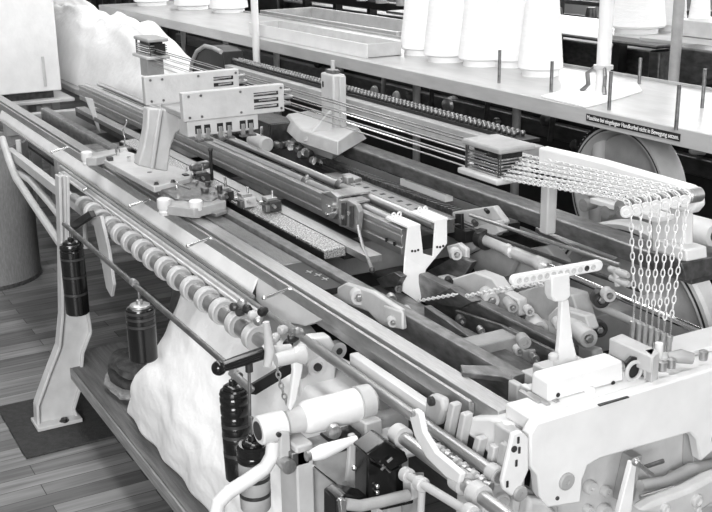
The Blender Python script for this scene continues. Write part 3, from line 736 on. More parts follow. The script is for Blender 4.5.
# black arched hood at the far end
t = thing('arched_hood', 'dark arched hood with a pale rim at the far end of the bead chain', 'hood', (-4.9, 1.85, 1.0))
q = pts([(191, 76), (193, 62), (198, 51), (206, 46), (214, 48), (222, 52), (226, 76)], Y=1.86)
for p in q: p.y = 1.86
build('hood_body', MB().prism(q, (0, .10, 0)), 'black', t, .004)
build('rim', MB().rings([(p+V((0, -.004, 0)), .010) for p in q[:6]], 10), 'paint2', t)
# ------------------------------------------------------------------ handwheels behind
def wheel(label, px, edge, Y, w, nm, m_='paint'):
    c = at(*px, Y=Y); e = at(*edge, Y=Y); R = (e-c).length
    t = thing(nm, label, 'wheel', (c.x, Y, c.z-R))
    build('disc', MB().lathe(c, (0, -1, 0), [(-w*.6, R*.3), (-w*.6, R*.84), (-w*.3, R*.84), (-w*.3, R*.2), (0, R*.18), (w*.3, R*.16), (w*.35, .02)], 64), 'paint2', t)
    build('rim', MB().lathe(c, (0, -1, 0), [(-w, R*.86), (-w, R*.98), (-w*.8, R), (w*.3, R), (w*.5, R*.98), (w*.5, R*.90), (0, R*.86), (-w, R*.86)], 72, caps=False), m_, t)
    build('rim_groove', MB().lathe(c, (0, -1, 0), [(w*.50, R*.925), (w*.52, R*.925), (w*.52, R*.945), (w*.50, R*.945)], 72, caps=False), 'dark', t)
    return t, c, R
wheel('large flywheel behind the hanging chains at the right edge', (628, 341), (708, 299), 1.95, .04, 'flywheel')
t, c, R = wheel('grey belt wheel showing above the white chain arm, under the shelf lettering', (623, 192), (668, 168), 2.28, .06, 'belt_wheel')
mb = MB()
for i in range(14):
    a = math.radians(95+i*4.2); p = c+V((math.cos(a)*R*1.01, -.03, math.sin(a)*R*1.01)); mb.box(p.x-.004, p.x+.004, p.y, p.y+.07, p.z-.006, p.z+.006)
o = build('belt_teeth', mb, 'black', t); tag(o, kind='stuff')
# ------------------------------------------------------------------ yarn shelf
t = thing('yarn_shelf', 'long light grey metal shelf over the machine carrying the white yarn cones', 'shelf', (-3, 2.25, 0))
SZ = 1.205; SY = 2.1
build('shelf_top', MB().box(-7.15, -.9, SY, 2.62, SZ-.012, SZ), 'shelf', t, .002)
build('front_edge', MB().box(-7.15, -.9, SY-.006, SY, SZ-.048, SZ), 'shelf', t, .002)
build('rear_edge', MB().box(-7.15, -.9, 2.62, 2.626, SZ-.048, SZ+.01), 'paint2', t, .002)
for x in (-6.6, -2.525, -1.2): build('shelf_leg', MB().cyl((x, 2.293, 0), (x, 2.293, SZ-.012), .022, n=16), 'paint', t)
# warning strip with lettering
sA, sB = at(586, 124, Y=SY-.008), at(679, 151, Y=SY-.008)
sg = thing('warning_strip', 'narrow black warning strip with white German lettering on the shelf front', 'sign', ((sA.x+sB.x)/2, SY-.008, sA.z))
zt, zb = at(586, 119.5, Y=SY-.008).z, at(586, 125.5, Y=SY-.008).z
zt, zb = SZ-.014, SZ-.034
x_a, x_b = at(586, 122, Y=SY-.008).x, at(679, 149, Y=SY-.008).x
build('strip', MB().box(x_a, x_b, SY-.0085, SY-.0062, zb, zt), 'black', sg, smooth=False)
def text(s, loc, size, mtl, parent, nm, width=None, rot=(math.pi/2, 0, 0)):
    cu = bpy.data.curves.new(nm, 'FONT'); cu.body = s; cu.size = size; cu.extrude = .0004; cu.align_x = 'LEFT'; cu.align_y = 'CENTER'
    o = bpy.data.objects.new(nm, cu); COL.objects.link(o); bpy.context.view_layer.update()
    dg = bpy.context.evaluated_depsgraph_get(); me = bpy.data.meshes.new_from_object(o.evaluated_get(dg)); bpy.data.objects.remove(o)
    xs = [v.co.x for v in me.vertices]; sc = width/(max(xs)-min(xs)) if width else 1
    me.transform(Matrix.Diagonal((sc, 1, 1, 1))); me.materials.clear(); me.materials.append(M[mtl])
    me.transform(Matrix.Rotation(rot[0], 4, 'X'))
    me.transform(Matrix.Translation(V(loc)-V(parent.location)))
    o = bpy.data.objects.new(nm, me); COL.objects.link(o); o.parent = parent; return o
text('Maschine bei eingelegter Handkurbel nicht in Bewegung setzen.', (x_a+.004, SY-.0088, (zt+zb)/2), .0175, 'wpaper', sg, 'lettering', width=(x_b-x_a-.008))
# shelf pins
pins = [(499, 83), (551, 92), (609, 110), (560, 62), (676, 130), (702, 108), (639, 84)]
tops = [(499, 50), (550.5, 61), (609.5, 71), (562, 48), (677.5, 84), (705, 69), (641, 58)]
plab = ['steel shelf pin left of the rightmost big cone, near the shelf edge', 'steel shelf pin right in front of the rightmost big cone', 'steel shelf pin at the shelf edge in front of the round post',
        'short steel shelf pin beside the foot of the round post, at the rear', 'steel shelf pin near the front edge right of the lettering', 'rightmost steel shelf pin at the picture edge', 'steel shelf pin on the rear half, right of the round post']
for (b_, t_, lb) in zip(pins, tops, plab):
    p = at(*b_, Z=SZ); zt_ = at(*t_, Y=p.y).z
    solo('shelf_pin', MB().cyl(p, (p.x, p.y, zt_), .0055, n=12), 'steel2', lb, 'pin', 'steel pins on the yarn shelf')
# posts
t = thing('round_post', 'thick white round post with a clamp foot rising from the shelf', 'post', (-2.525, 2.293, SZ))
pc = at(602, 93, Z=SZ)
build('post_tube', MB().cyl((pc.x, pc.y, SZ), (pc.x, pc.y, 2.6), .022, n=24), 'white', t)
build('clamp_ring', MB().lathe((pc.x, pc.y, SZ+.075), (0, 0, 1), [(0, .022), (0, .03), (.012, .03), (.012, .022)], 24, False), 'paint', t)
for a_ in (2.4, 3.6, .6):
    d = V((math.cos(a_), -abs(math.sin(a_)), 0)); c0 = V((pc.x, pc.y, SZ))
    build('clamp_leg', MB().rings([(c0+d*.026+V((0, 0, .08)), .006), (c0+d*.05+V((0, 0, .06)), .006), (c0+d*.045+V((0, 0, .025)), .006), (c0+d*.065+V((0, 0, .004)), .007)], 8), 'steel2', t)
pp = at(257, 66, Y=2.07)
solo('slim_post', MB().cyl((pp.x, 2.07, 0), (pp.x, 2.07, 2.6), .017, n=18), 'white', 'slim white round post passing in front of the shelf near the cam boxes', 'post')
# paper on shelf
p = pts([(541, 97), (590, 84), (637, 84), (642, 92), (598, 105), (585, 108)], Z=SZ+.001)
solo('paper_sheet', MB().prism(p, (0, 0, .004)), 'wpaper', 'white paper sheet lying around the foot of the round post', 'paper', smooth=False)
# low box / tray lying on the shelf
a, b = at(262, 30, Z=SZ), at(402, 60, Z=SZ)
t = thing('shelf_tray', 'long low light metal tray standing on the shelf left of the cones', 'tray', ((a.x+b.x)/2, 2.18, SZ))
build('tray_front', MB().box(-4.85, -3.72, 2.145, 2.150, SZ, SZ+.055), 'white', t, .001)
build('tray_back', MB().box(-4.85, -3.72, 2.30, 2.305, SZ, SZ+.055), 'paint', t, .001)
build('tray_bottom', MB().box(-4.85, -3.72, 2.150, 2.30, SZ, SZ+.004), 'paint', t, .001)
for x in (-4.85, -3.725): build('tray_end', MB().box(x, x+.005, 2.15, 2.30, SZ, SZ+.055), 'paint', t, .001)
# cones
def cone(px, rb, label, group='big yarn cones on the shelf', h=.42, taper=.52):
    c = at(*px, Z=SZ); t = thing('yarn_cone', label, 'yarn cone', (c.x, c.y, SZ), group)
    build('yarn', MB().lathe((c.x, c.y, SZ+.022), (0, 0, 1), [(0, rb*.9), (.006, rb), (.015, rb*1.0), (h*.5, rb*(1+taper)/2), (h-.02, rb*taper), (h, rb*taper*.85)], 40), 'yarn', t)
    build('cone_tube', MB().lathe((c.x, c.y, SZ), (0, 0, 1), [(0, rb*.82), (.024, rb*.80)], 32), 'wpaper', t)
    build('tube_tip', MB().lathe((c.x, c.y, SZ+.022+h), (0, 0, 1), [(0, rb*taper*.45), (.03, rb*taper*.4)], 24), 'wpaper', t)
    return t
cone((540, 75), .078, 'rightmost big white yarn cone of the row, nearest the round post')
cone((512, 66), .080, 'big white yarn cone just left of the rightmost one')
cone((481, 65), .084, 'big white yarn cone in the middle of the tall row, third from the right')
cone((446, 61), .086, 'big white yarn cone in the front of the row, fourth from the right')
cone((421, 54), .084, 'leftmost big white yarn cone of the tall row')
cone((497, 52), .078, 'rear white yarn cone showing between the second and third cones from the right')
cone((463, 49), .078, 'rear white yarn cone showing between the third and fourth cones from the right')
cone((434, 45), .078, 'rear white yarn cone behind the leftmost big cone')
for (px, lb) in (((152, 5), 'left one of the three far white yarn cones on the shelf'), ((193, 9), 'middle one of the three far white yarn cones on the shelf'), ((229, 12), 'right one of the three far white yarn cones on the shelf')):
    cone(px, .115, lb, 'far yarn cones at the left end of the shelf')
# ------------------------------------------------------------------ white end casting at the lower right
t = thing('end_casting', 'big white end casting of the machine at the lower right with a cut-out window', 'casting', (-1.37, 1.4, .6))
XF = -1.33
face = pts([(537, 423), (735, 362), (742, 460), (712, 452), (701, 462), (697, 440), (690, 433), (600, 459), (588, 466), (583, 480), (581, 503), (548, 508), (540, 496), (538, 476), (530, 466), (530, 435)], X=XF)
build('front_face', MB().prism(face, (-.025, 0, 0)), 'white', t, .004)
tz = at(537, 423, X=XF).z
tp = pts([(537, 423), (514, 407), (514, 402)], Z=tz)
build('top_cover', MB().box(-1.425, XF-.026, at(516, 409, Z=tz).y, 1.78, tz-.03, tz-.0005), 'white', t, .004)
build('left_cheek', MB().box(-1.42, XF-.027, 1.075, 1.10, .70, tz-.031), 'paint', t, .003)
rp = pts([(540, 420), (735, 362), (742, 480), (722, 505), (560, 530), (530, 520)], X=-1.385)
build('recessed_plate', MB().prism([V((p.x, p.y, min(p.z, tz-.035))) for p in rp], (-.012, 0, 0)), 'paint', t, .002)
build('recess_rib', MB().prism(pts([(622, 452), (632, 449), (624, 494), (612, 497)], X=-1.384), (.03, 0, 0)), 'paint2', t, .002)
build('recess_rib', MB().prism(pts([(683, 432), (690, 431), (690, 462), (682, 464)], X=-1.384), (.03, 0, 0)), 'paint2', t, .002)
def disc(px, X, r, nm, m_, parent, h=.006, n=20):
    a = at(*px, X=X); return build(nm, MB().lathe(a, (1, 0, 0), [(0, r), (h*.7, r), (h, r*.85), (h, r*.3), (h*.7, r*.25)], n), m_, parent)
disc((566, 481), XF, .017, 'round_cover', 'paint2', t)
disc((557, 498), XF, .004, 'screw', 'dark', t, .003, 10)
disc((716, 437), XF, .013, 'round_cover', 'paint2', t)
for px, r in (((588, 486), .014), ((604, 490), .011), ((670, 474), .010), ((689, 468), .011), ((586, 508), .009), ((602, 510), .016)):
    disc(px, -1.384, r, 'bolt', 'paint', t, .014)
build('gap_recess', MB().prism(pts([(626, 363), (632, 357), (642, 358), (643, 386), (632, 386)], X=-1.383), (-.006, 0, 0)), 'black', t)
build('pedestal', MB().box(-1.43, -1.40, 1.25, 1.75, 0, .66), 'paint2', t, .003)
# raised block on top
b1, b2 = at(549, 381, X=-1.385), at(623, 360, X=-1.385)
zb_ = b1.z
build('upper_block', MB().prism([(-1.385, b1.y, tz), (-1.385, b1.y, zb_-.004), (-1.385, b1.y+.008, zb_), (-1.385, b2.y, zb_), (-1.385, b2.y+.006, tz)], (-.05, 0, 0)), 'white', t, .004)
sf = at(566, 366, X=-1.47)
build('stand_base', MB().box(-1.51, -1.437, sf.y-.05, sf.y+.05, tz-.04, sf.z+.003), 'paint', t, .004)
for px, r in (((558, 395), .0045), ((613, 383), .0045)):
    disc(px, -1.3845, r, 'hole', 'black', t, .0015, 12)
build('boss', MB().lathe(at(588, 390, X=-1.385), (1, 0, 0), [(0, .009), (.012, .009), (.014, .006)], 16), 'white', t)
a = at(550, 399, X=-1.40); build('boss', MB().lathe((a.x, a.y, tz), (0, 0, 1), [(0, .012), (.012, .012), (.014, .008)], 16), 'paint', t)
a = at(583, 406, Z=tz); build('oil_slot', MB().box(a.x-.006, a.x+.006, a.y-.025, a.y+.02, tz-.001, tz+.001), 'dark', t, smooth=False)
a = at(613, 399, Z=tz); build('oil_slot', MB().box(a.x-.01, a.x+.01, a.y-.04, a.y+.03, tz-.001, tz+.001), 'dark', t, smooth=False)
# far right top level of the casting with small knobs
b3 = at(640, 385, X=-1.43)
build('upper_block', MB().box(-1.48, -1.40, b2.y+.04, 1.80, tz, tz+.012), 'white', t, .003)
for px in ((662, 371), (671, 368), (703, 360)):
    a = at(*px, Z=tz+.012); build('knob', MB().lathe((a.x, a.y, tz+.0125), (0, 0, 1), [(0, .008), (.012, .009), (.018, .009), (.02, .005)], 14), 'steel', t)
a, b = at(668, 360, Z=tz+.02), at(693, 361, Z=tz+.02)
build('soft_roll', MB().rings([((a.x, a.y, tz+.026), .010), ((a.x*.5+b.x*.5, (a.y+b.y)/2, tz+.029), .014), ((b.x, b.y, tz+.025), .011)], 12), 'paint2', t)
a = at(634, 371, X=-1.380); build('gap_ring', MB().ring(a, (1, 0, 0), .018, .004, 24, 8), 'paint', t)
build('gap_rod', MB().cyl(a+V((.01, .02, -.03)), a+V((.01, .02, .03)), .004, n=8), 'chrome', t)
# side lever plate left of casting
t = thing('slotted_lever', 'white slotted lever plate leaning against the left corner of the end casting', 'lever', (-1.3, 1.05, .7))
P_ = pts([(513, 434), (521, 431), (529, 438), (529, 470), (522, 487), (512, 497), (504, 490), (502, 482)], X=-1.315)
build('plate', MB().prism(P_, (-.010, 0, 0)), 'white', t, .003)
disc((518, 492), -1.32, .015, 'bore', 'paint2', t, .01)
disc((514, 449), -1.314, .006, 'bore', 'dark', t, .002)
for p_ in ((518, 440), (519, 450), (516, 463), (507, 484)):
    a = at(*p_, X=-1.314); build('slot', MB().box(a.x, a.x+.002, a.y-.002, a.y+.002, a.z-.006, a.z+.006), 'dark', t, smooth=False)
# front linkage in the casting window
t = thing('window_linkage', 'pale upright lever with ball and cross rods in front of the casting window', 'linkage', (-1.28, 1.3, .7))
build('lever', MB().prism(pts([(632, 462), (637, 463), (632, 512), (620, 520), (619, 512)], X=-1.27), (-.012, 0, 0)), 'white', t, .002)
a = at(636, 462, X=-1.26); b = at(652, 475, X=-1.26)
build('cross_handle', MB().rings([(a, .006), (a.lerp(b, .5), .004), (b, .005)], 10), 'steel', t); build('ball', MB().ball(a, .008, 10), 'steel', t)
a = at(645, 467, X=-1.31); b = at(663, 461, X=-1.31); build('short_rod', MB().cyl(a, b, .0045, n=10), 'steel2', t)
a = at(640, 497, X=-1.28); b = at(673, 487, X=-1.28); build('long_rod', MB().cyl(a, b, .0045, n=10), 'chrome', t)
P_ = pts([(640, 512), (655, 503), (690, 490), (712, 478), (735, 470), (735, 500), (712, 505), (690, 520)], X=-1.24)
t = thing('cast_rocker', 'thick pale cast arm at the bottom right corner below the casting window', 'arm', (-1.25, 1.4, .6))
build('arm', MB().prism(P_, (-.03, 0, 0)), 'paint', t, .008)
for px, r in (((696, 500), .013), ((697, 509), .007), ((664, 508), .010)):
    a = at(*px, X=-1.24); build('boss', MB().lathe(a, (1, 0, 0), [(0, r), (.006, r), (.008, r*.7), (.004, r*.5)], 18), 'paint', t)
build('lower_sweep', MB().rings([(p, r) for p, r in zip(pts([(640, 486), (665, 482), (690, 470), (720, 464)], X=-1.345), (.012, .012, .014, .014))], 12), 'paint', t)
build('fork', MB().prism(pts([(520, 492), (535, 494), (552, 512), (548, 525), (515, 520)], X=-1.36), (.03, 0, 0)), 'paint', t, .008)
# ------------------------------------------------------------------ white T stand
t = thing('t_stand', 'white T-shaped stand with a long pierced crossbar, standing on the end casting', 'stand', (-1.5, 1.35, .93))
XS = -1.47
a = at(517, 281, X=XS); b = at(599, 266, X=XS); dirn = (b-a).normalized(); nrm = V((0, -dirn.z, dirn.y)); w = .0105
ring_ = []
for k in range(9):
    th = math.pi/2+math.pi*k/8; ring_.append(a+dirn*(math.cos(th)*w)+nrm*(math.sin(th)*w))
for k in range(9):
    th = -math.pi/2+math.pi*k/8; ring_.append(b+dirn*(math.cos(th)*w)+nrm*(math.sin(th)*w))
build('crossbar', MB().prism(ring_, (-.012, 0, 0)), 'white', t, .002)
for k in range(12):
    c = a.lerp(b, (k+.3)/12.2); m_ = 'dark' if k == 10 else 'paint'
    build('eyelet', MB().lathe(c, (1, 0, 0), [(0, .0055), (.0015, .0055), (.0015, .0035), (.0005, .003)], 12), m_, t)
build('clamp', MB().prism(pts([(552, 276), (570, 273), (571, 296), (566, 302), (555, 302), (552, 296)], X=XS+.006), (-.024, 0, 0)), 'white', t, .003)
up_ = pts([(562, 300), (569, 300), (573, 340), (580, 368), (556, 372), (560, 340)], X=XS)
build('upright', MB().prism(up_, (-.012, 0, 0)), 'white', t, .002)
a = at(553, 366, X=-1.46); build('foot_screw', MB().lathe((a.x, a.y, zb_), (0, 0, 1), [(0, .010), (.008, .010), (.012, .006)], 12), 'paint', t)
# ------------------------------------------------------------------ pin block under the chains
t = thing('pin_block', 'light grey block with seven upright steel sleeves under the hanging chains', 'pin block', (-1.45, 1.46, .9))
zt_ = .958
tpx = [(609, 338), (622, 333), (656, 349), (652, 357)]
p = pts(tpx, Z=zt_)
build('block', MB().prism([V((q.x, q.y, zt_-.035)) for q in p], (0, 0, .035)), 'paint', t, .003)
q = pts([(644, 350), (654, 348), (660, 352), (653, 357)], Z=zt_)
build('block_end', MB().prism([V((v.x, v.y, tz)) for v in q], (0, 0, zt_-tz)), 'paint', t, .002)
for i, (px, py) in enumerate(pin_px):
    y = 1.455+.0045*i*1.8; pb = at(px, py, Y=y)
    base = at(px, py+17, Z=zt_)
    mb = MB(); mb.lathe((pb.x, pb.y, pb.z-.05), (0, 0, 1), [(0, .0055), (.045, .0055), (.050, .0065), (.058, .0065), (.06, .003)], 14); build('sleeve', mb, 'steel', t)
    build('pull_rod', MB().cyl((pb.x, pb.y, pb.z), (pb.x, pb.y, pb.z+.055), .0018, n=8), 'chrome', t)
a = at(657, 372, X=-1.40); build('stop_pin', MB().cyl((a.x, a.y, tz), (a.x, a.y, tz+.05), .008, n=14), 'white', t)
# ------------------------------------------------------------------ mechanism in the open gap between beams and casting
t = thing('cam_gearing', 'cluster of light grey cast levers and bolted bosses in the gap behind the long beams', 'gearing', (-1.9, 1.6, .75))
def boss(px, Y, r, L, m_='paint', nm='boss', ax=(.9, -.35, 0), hole=True):
    a = at(*px, Y=Y); o = build(nm, MB().lathe(a, ax, [(-L, r*.95), (-.004, r), (0, r*.93), (0, r*.55), (-.006, r*.5)], 22), m_, t)
    if hole: build('bolt_head', MB().lathe(a, ax, [(-.01, r*.42), (.004, r*.42), (.006, r*.3)], 6), 'steel', t)
def plate(pxs, Y, d, m_='paint', nm='cast_plate', bv=.004): build(nm, MB().prism(pts(pxs, Y=Y), (0, d, 0)), m_, t, bv)
# castings between beam C and D (in the foreground gap)
plate([(322, 296), (345, 283), (372, 292), (400, 310), (402, 330), (380, 325), (368, 312), (348, 305)], 1.20, .015)
boss((359, 298), 1.195, .020, .03)
plate([(383, 305), (402, 312), (402, 330), (384, 323)], 1.19, .008)
boss((393, 323), 1.185, .012, .02)
# castings behind beam D
plate([(436, 276), (448, 280), (474, 272), (492, 279), (502, 293), (470, 302), (452, 296)], 1.56, .04)
boss((492, 301), 1.54, .021, .06)
boss((513, 308), 1.54, .014, .05, 'paint2')
plate([(480, 300), (497, 288), (518, 300), (520, 316), (505, 322), (488, 312)], 1.57, .03)
plate([(505, 296), (540, 285), (572, 295), (583, 330), (560, 335), (530, 330), (512, 322)], 1.60, .05, 'paint2', 'housing')
boss((540, 330), 1.55, .022, .06, 'paint')
plate([(548, 315), (556, 307), (585, 316), (590, 330), (580, 334), (560, 322), (556, 345), (548, 345)], 1.56, .03)
boss((589, 339), 1.54, .022, .09, 'paint', ax=(.95, -.3, 0))
plate([(575, 345), (592, 350), (597, 368), (585, 374), (578, 362)], 1.55, .03)
boss((499, 337), 1.488, .016, .03, 'dark'); boss((505, 340), 1.470, .012, .02, 'steel')
plate([(455, 310), (500, 325), (555, 352), (545, 372), (500, 352), (460, 332)], 1.475, .01, 'steel2', 'side_plate', .002)
plate([(470, 355), (530, 350), (532, 380), (514, 372)], 1.46, .02, 'paint2')
boss((525, 343), 1.44, .016, .03, 'paint2', hole=False)
# white casting under the drive sleeve
plate([(459, 240), (472, 228), (494, 221), (500, 232), (484, 240), (473, 250), (462, 256)], 1.70, .03, 'paint', 'bearing_arm')
plate([(452, 212), (493, 206), (505, 222), (497, 236), (470, 232), (466, 245), (452, 238)], 1.735, .02, 'paint', 'bearing_plate')
plate([(520, 250), (545, 246), (560, 262), (556, 300), (505, 290), (505, 272)], 1.80, .04, 'paint', 'lettered_casting')
text('DUBIED', tuple(at(508, 267, Y=1.795)), .022, 'wpaper', t, 'raised_lettering', width=.11) if 0 else None
boss((457, 255), 1.59, .016, .03, 'paint')
plate([(428, 298), (450, 288), (472, 302), (460, 308), (434, 304)], 1.485, .03, 'steel2', 'foot_plate', .001)
boss((399, 289), 1.44, .012, .02, 'steel')
plate([(376, 279), (394, 272), (401, 277), (396, 286), (382, 288)], 1.42, .02, 'steel2', 'foot_plate', .002)
plate([(425, 272), (455, 256), (472, 262), (464, 276), (438, 284)], 1.60, .02, 'steel2', 'foot_plate', .002)
plate([(468, 256), (498, 240), (520, 250), (508, 276), (480, 284)], 1.74, .02, 'paint2', 'cast_plate', .003)
plate([(455, 214), (461, 214), (462, 246), (455, 240)], 1.675, .01, 'black', 'dark_end_plate', .001)
plate([(446, 246), (458, 243), (466, 249), (466, 262), (458, 266), (449, 258)], 1.615, .015, 'paint')
plate([(424, 306), (445, 320), (470, 338), (444, 330), (424, 318)], 1.40, .02, 'steel2', 'foot_plate', .002)
build('lower_bed', MB().box(-2.42, -1.62, 1.275, 1.445, .735, .775), 'steel2', t, .003)
build('lower_bed_rail', MB().box(-2.42, -1.75, 1.285, 1.315, .775, .815), 'dark', t, .002)
rr = random.Random(9)
for px, Y, r, m_ in (((392, 300), 1.30, .012, 'steel'), ((408, 312), 1.29, .010, 'paint'), ((428, 328), 1.30, .012, 'paint'), ((446, 338), 1.34, .010, 'steel'), ((462, 322), 1.44, .012, 'dark'), ((482, 332), 1.455, .009, 'steel'),
                     ((520, 352), 1.455, .012, 'paint'), ((536, 360), 1.45, .010, 'steel'), ((478, 300), 1.545, .010, 'dark'), ((530, 312), 1.55, .012, 'paint'), ((560, 325), 1.55, .014, 'paint'), ((450, 282), 1.55, .010, 'dark'),
                     ((476, 224), 1.69, .008, 'dark'), ((462, 226), 1.725, .007, 'black'), ((488, 212), 1.725, .006, 'black'), ((545, 268), 1.79, .014, 'paint2'), ((602, 300), 1.64, .022, 'dark'), ((610, 296), 1.63, .016, 'paint'), ((600, 330), 1.60, .02, 'dark')):
    boss(px, Y, r, .025, m_, 'small_boss', hole=r > .011)
# drive chain across the castings
mb = MB(); mb.chain([at(466, 296, Y=1.46), at(500, 289, Y=1.46), at(552, 282, Y=1.46)], L=.012, w=.0040, r=.0020, n=8, m=5)
solo('drive_chain', mb, 'link', 'short bright chain stretched over the cast levers toward the white T stand', 'chain')
mb = MB(); mb.chain([at(418, 301, Y=1.44), at(458, 294, Y=1.44)], L=.012, w=.0038, r=.0018, n=8, m=5)
solo('drive_chain', mb, 'link', 'short bright chain lying below the white hanging bracket', 'chain')
# shafts
t = thing('drive_shaft', 'long polished shaft with a stepped sleeve running right behind the white T stand', 'shaft', (-2, 1.72, .8))
a, b = at(487, 240, Y=1.70), at(712, 337, Y=1.70); z_ = (a.z+b.z)/2
build('shaft', MB().cyl((a.x, 1.70, a.z), (b.x+.1, 1.70, b.z), .0085, n=18), 'chrome', t)
sl = b-a; sd = sl.normalized()
build('sleeve', MB().lathe(a, sd, [(-.01, .014), (0, .017), (.10, .017), (.10, .020), (.115, .020), (.115, .013), (.13, .013), (.13, .019), (.22, .019), (.225, .022), (.25, .022), (.252, .01)], 24), 'link', t)
build('bearing', MB().lathe(a-sd*.03, sd, [(0, .028), (.03, .030), (.03, .018)], 24), 'dark', t)
a, b = at(570, 293, Y=1.66), at(640, 325, Y=1.66)
a, b = at(413, 326, Y=1.33), at(470, 372, Y=1.33)
tr = thing('stepped_rod', 'thin bright rod with a wider sleeve lying in the dark gap between the long beams', 'rod', (a.x, 1.33, a.z))
build('rod', MB().cyl(a, V((b.x, 1.33, a.z)), .006, n=14), 'link', tr); build('sleeve', MB().lathe(a, (1, 0, 0), [(-.02, .008), (-.018, .011), (.02, .011), (.022, .007)], 16), 'link', tr)
a, b = at(570, 293, Y=1.66), at(640, 325, Y=1.66)
solo('plain_rod', MB().cyl(a, V((b.x+.1, 1.66, b.z+(b.z-a.z)*.1/(b.x-a.x))), .009, n=14), 'paint', 'light grey plain rod below the polished shaft, passing to the chains', 'rod')
for i, (q0, q1, m_, r, lab) in enumerate((((400, 203), (640, 290), 'dark', .006, 'thin dark rod running just in front of the heavy back beam'), ((470, 215), (620, 265), 'steel', .005, 'thin bright rod running beneath the heavy back beam'))):
    a, b = at(*q0, Y=1.70), at(*q1, Y=1.70); solo('thin_rod', MB().cyl((a.x, 1.70, a.z+.0), (b.x, 1.70, b.z), r, n=10), m_, lab, 'rod')
mb = MB(); P_ = pts([(535, 232), (548, 228), (600, 255), (618, 262), (610, 266), (598, 265)], Z=.90)
solo('flat_guide', MB().prism(P_, (0, 0, .012)), 'steel', 'flat pointed steel guide plate in front of the back beam', 'plate', bevel=.001)
t = thing('hose_coupling', 'small light coupling with two lugs below the back beam, beside the chains', 'coupling', (-1.75, 1.6, .95))
for px in ((619, 272), (620, 281)):
    a = at(*px, Y=1.62); build('lug', MB().lathe(a, (1, 0, 0), [(-.03, .007), (.02, .009), (.03, .006)], 12), 'paint', t)
build('bar', MB().cyl(at(616, 268, Y=1.62), at(618, 286, Y=1.62), .008, n=10), 'paint', t)
# closing casting pieces next to beam ends
t = thing('beam_seat', 'stepped pale seat casting holding the ends of the long beams at the white casting', 'casting', (-1.5, 1.2, .8))
def sb(px, Z, dx, dy, dz, m_='paint'):
    a = at(*px, Z=Z); build('seat_block', MB().box(a.x, a.x+dx, a.y, a.y+dy, Z-dz, Z), m_, t, .003)
sb((521, 370), .876, .06, .05, .06); sb((538, 390), .87, .05, .05, .05); sb((526, 384), .868, .04, .02, .05, 'white')
sb((508, 380), .872, .03, .015, .07); sb((520, 384), .875, .03, .014, .07, 'white'); sb((505, 402), .85, .04, .02, .06, 'steel2')
build('strap', MB().prism(pts([(460, 370), (502, 371), (512, 378), (512, 386), (502, 382), (462, 378)], Z=.86), (0, 0, .012)), 'steel2', t, .002)
build('cross_web', MB().box(-1.66, -1.60, 1.15, 1.75, .72, .785), 'paint2', t, .004)
for i, (px, l_) in enumerate((((530, 398), .05), ((538, 400), .05), ((547, 397), .05))):
    a = at(*px, Z=.90); build('comb_tooth', MB().box(a.x-.03, a.x+.03, a.y-.005, a.y+.005, .87, .905), 'steel', t, .001)
# ------------------------------------------------------------------ lower front mechanism
XM = -1.75
t = thing('crank_housing', 'white drum-shaped gear housing with a lug bracket at the lower centre', 'housing', (XM, .9, .6))
a, b = at(303, 418, X=XM), at(352, 406, X=XM); z0 = .5*(a.z+b.z)
a2 = at(285, 423, X=XM)
build('drum', MB().lathe((XM, a.y, z0), (0, 1, 0), [(-.005, .026), (0, .031), (.010, .034), (.085, .034), (.09, .035), (.12, .035), (.125, .030)], 40), 'white', t)
build('neck', MB().lathe((XM, a2.y, z0), (0, 1, 0), [(0, .018), (.004, .023), (.03, .026), (a.y-a2.y, .028)], 32), 'paint', t)
build('flange', MB().lathe((XM, b.y+.012, z0+.002), (0, 1, 0), [(0, .024), (0, .036), (.03, .034), (.04, .022)], 36), 'paint', t)
build('bracket', MB().prism(pts([(303, 350), (312, 338), (330, 336), (338, 348), (336, 375), (335, 395), (300, 402), (301, 375)], X=-2.09), (-.035, 0, 0)), 'white', t, .005)
a = at(316, 366, X=-2.088); build('lug_boss', MB().lathe(a, (1, 0, 0), [(0, .025), (.008, .024), (.010, .015), (.006, .014)], 28), 'white', t)
build('lug_bolt', MB().lathe(a, (1, 0, 0), [(0, .010), (.012, .010), (.013, .006)], 14), 'dark', t)
a = at(339, 351, X=-2.09); build('lug_boss', MB().lathe(a, (1, 0, 0), [(-.02, .021), (.0, .021), (.002, .010)], 24), 'paint', t)
build('lug_bore', MB().cyl(a, a+V((.003, 0, 0)), .0085, n=16), 'dark', t)
build('left_lever', MB().prism(pts([(297, 348), (304, 350), (303, 370), (297, 400), (291, 412), (289, 408), (294, 372), (293, 360)], X=XM+.03), (-.014, 0, 0)), 'white', t, .003)
build('clevis', MB().lathe(at(285, 358, X=XM+.02), (0, 1, 0), [(-.02, .012), (-.01, .014), (.02, .014), (.03, .019), (.04, .019)], 24), 'paint', t)
a = at(364, 393, X=XM); build('oil_cup', MB().lathe(a, (0, 0, 1), [(-.03, .007), (0, .007), (.0, .010), (.012, .010), (.014, .006)], 16), 'steel', t)
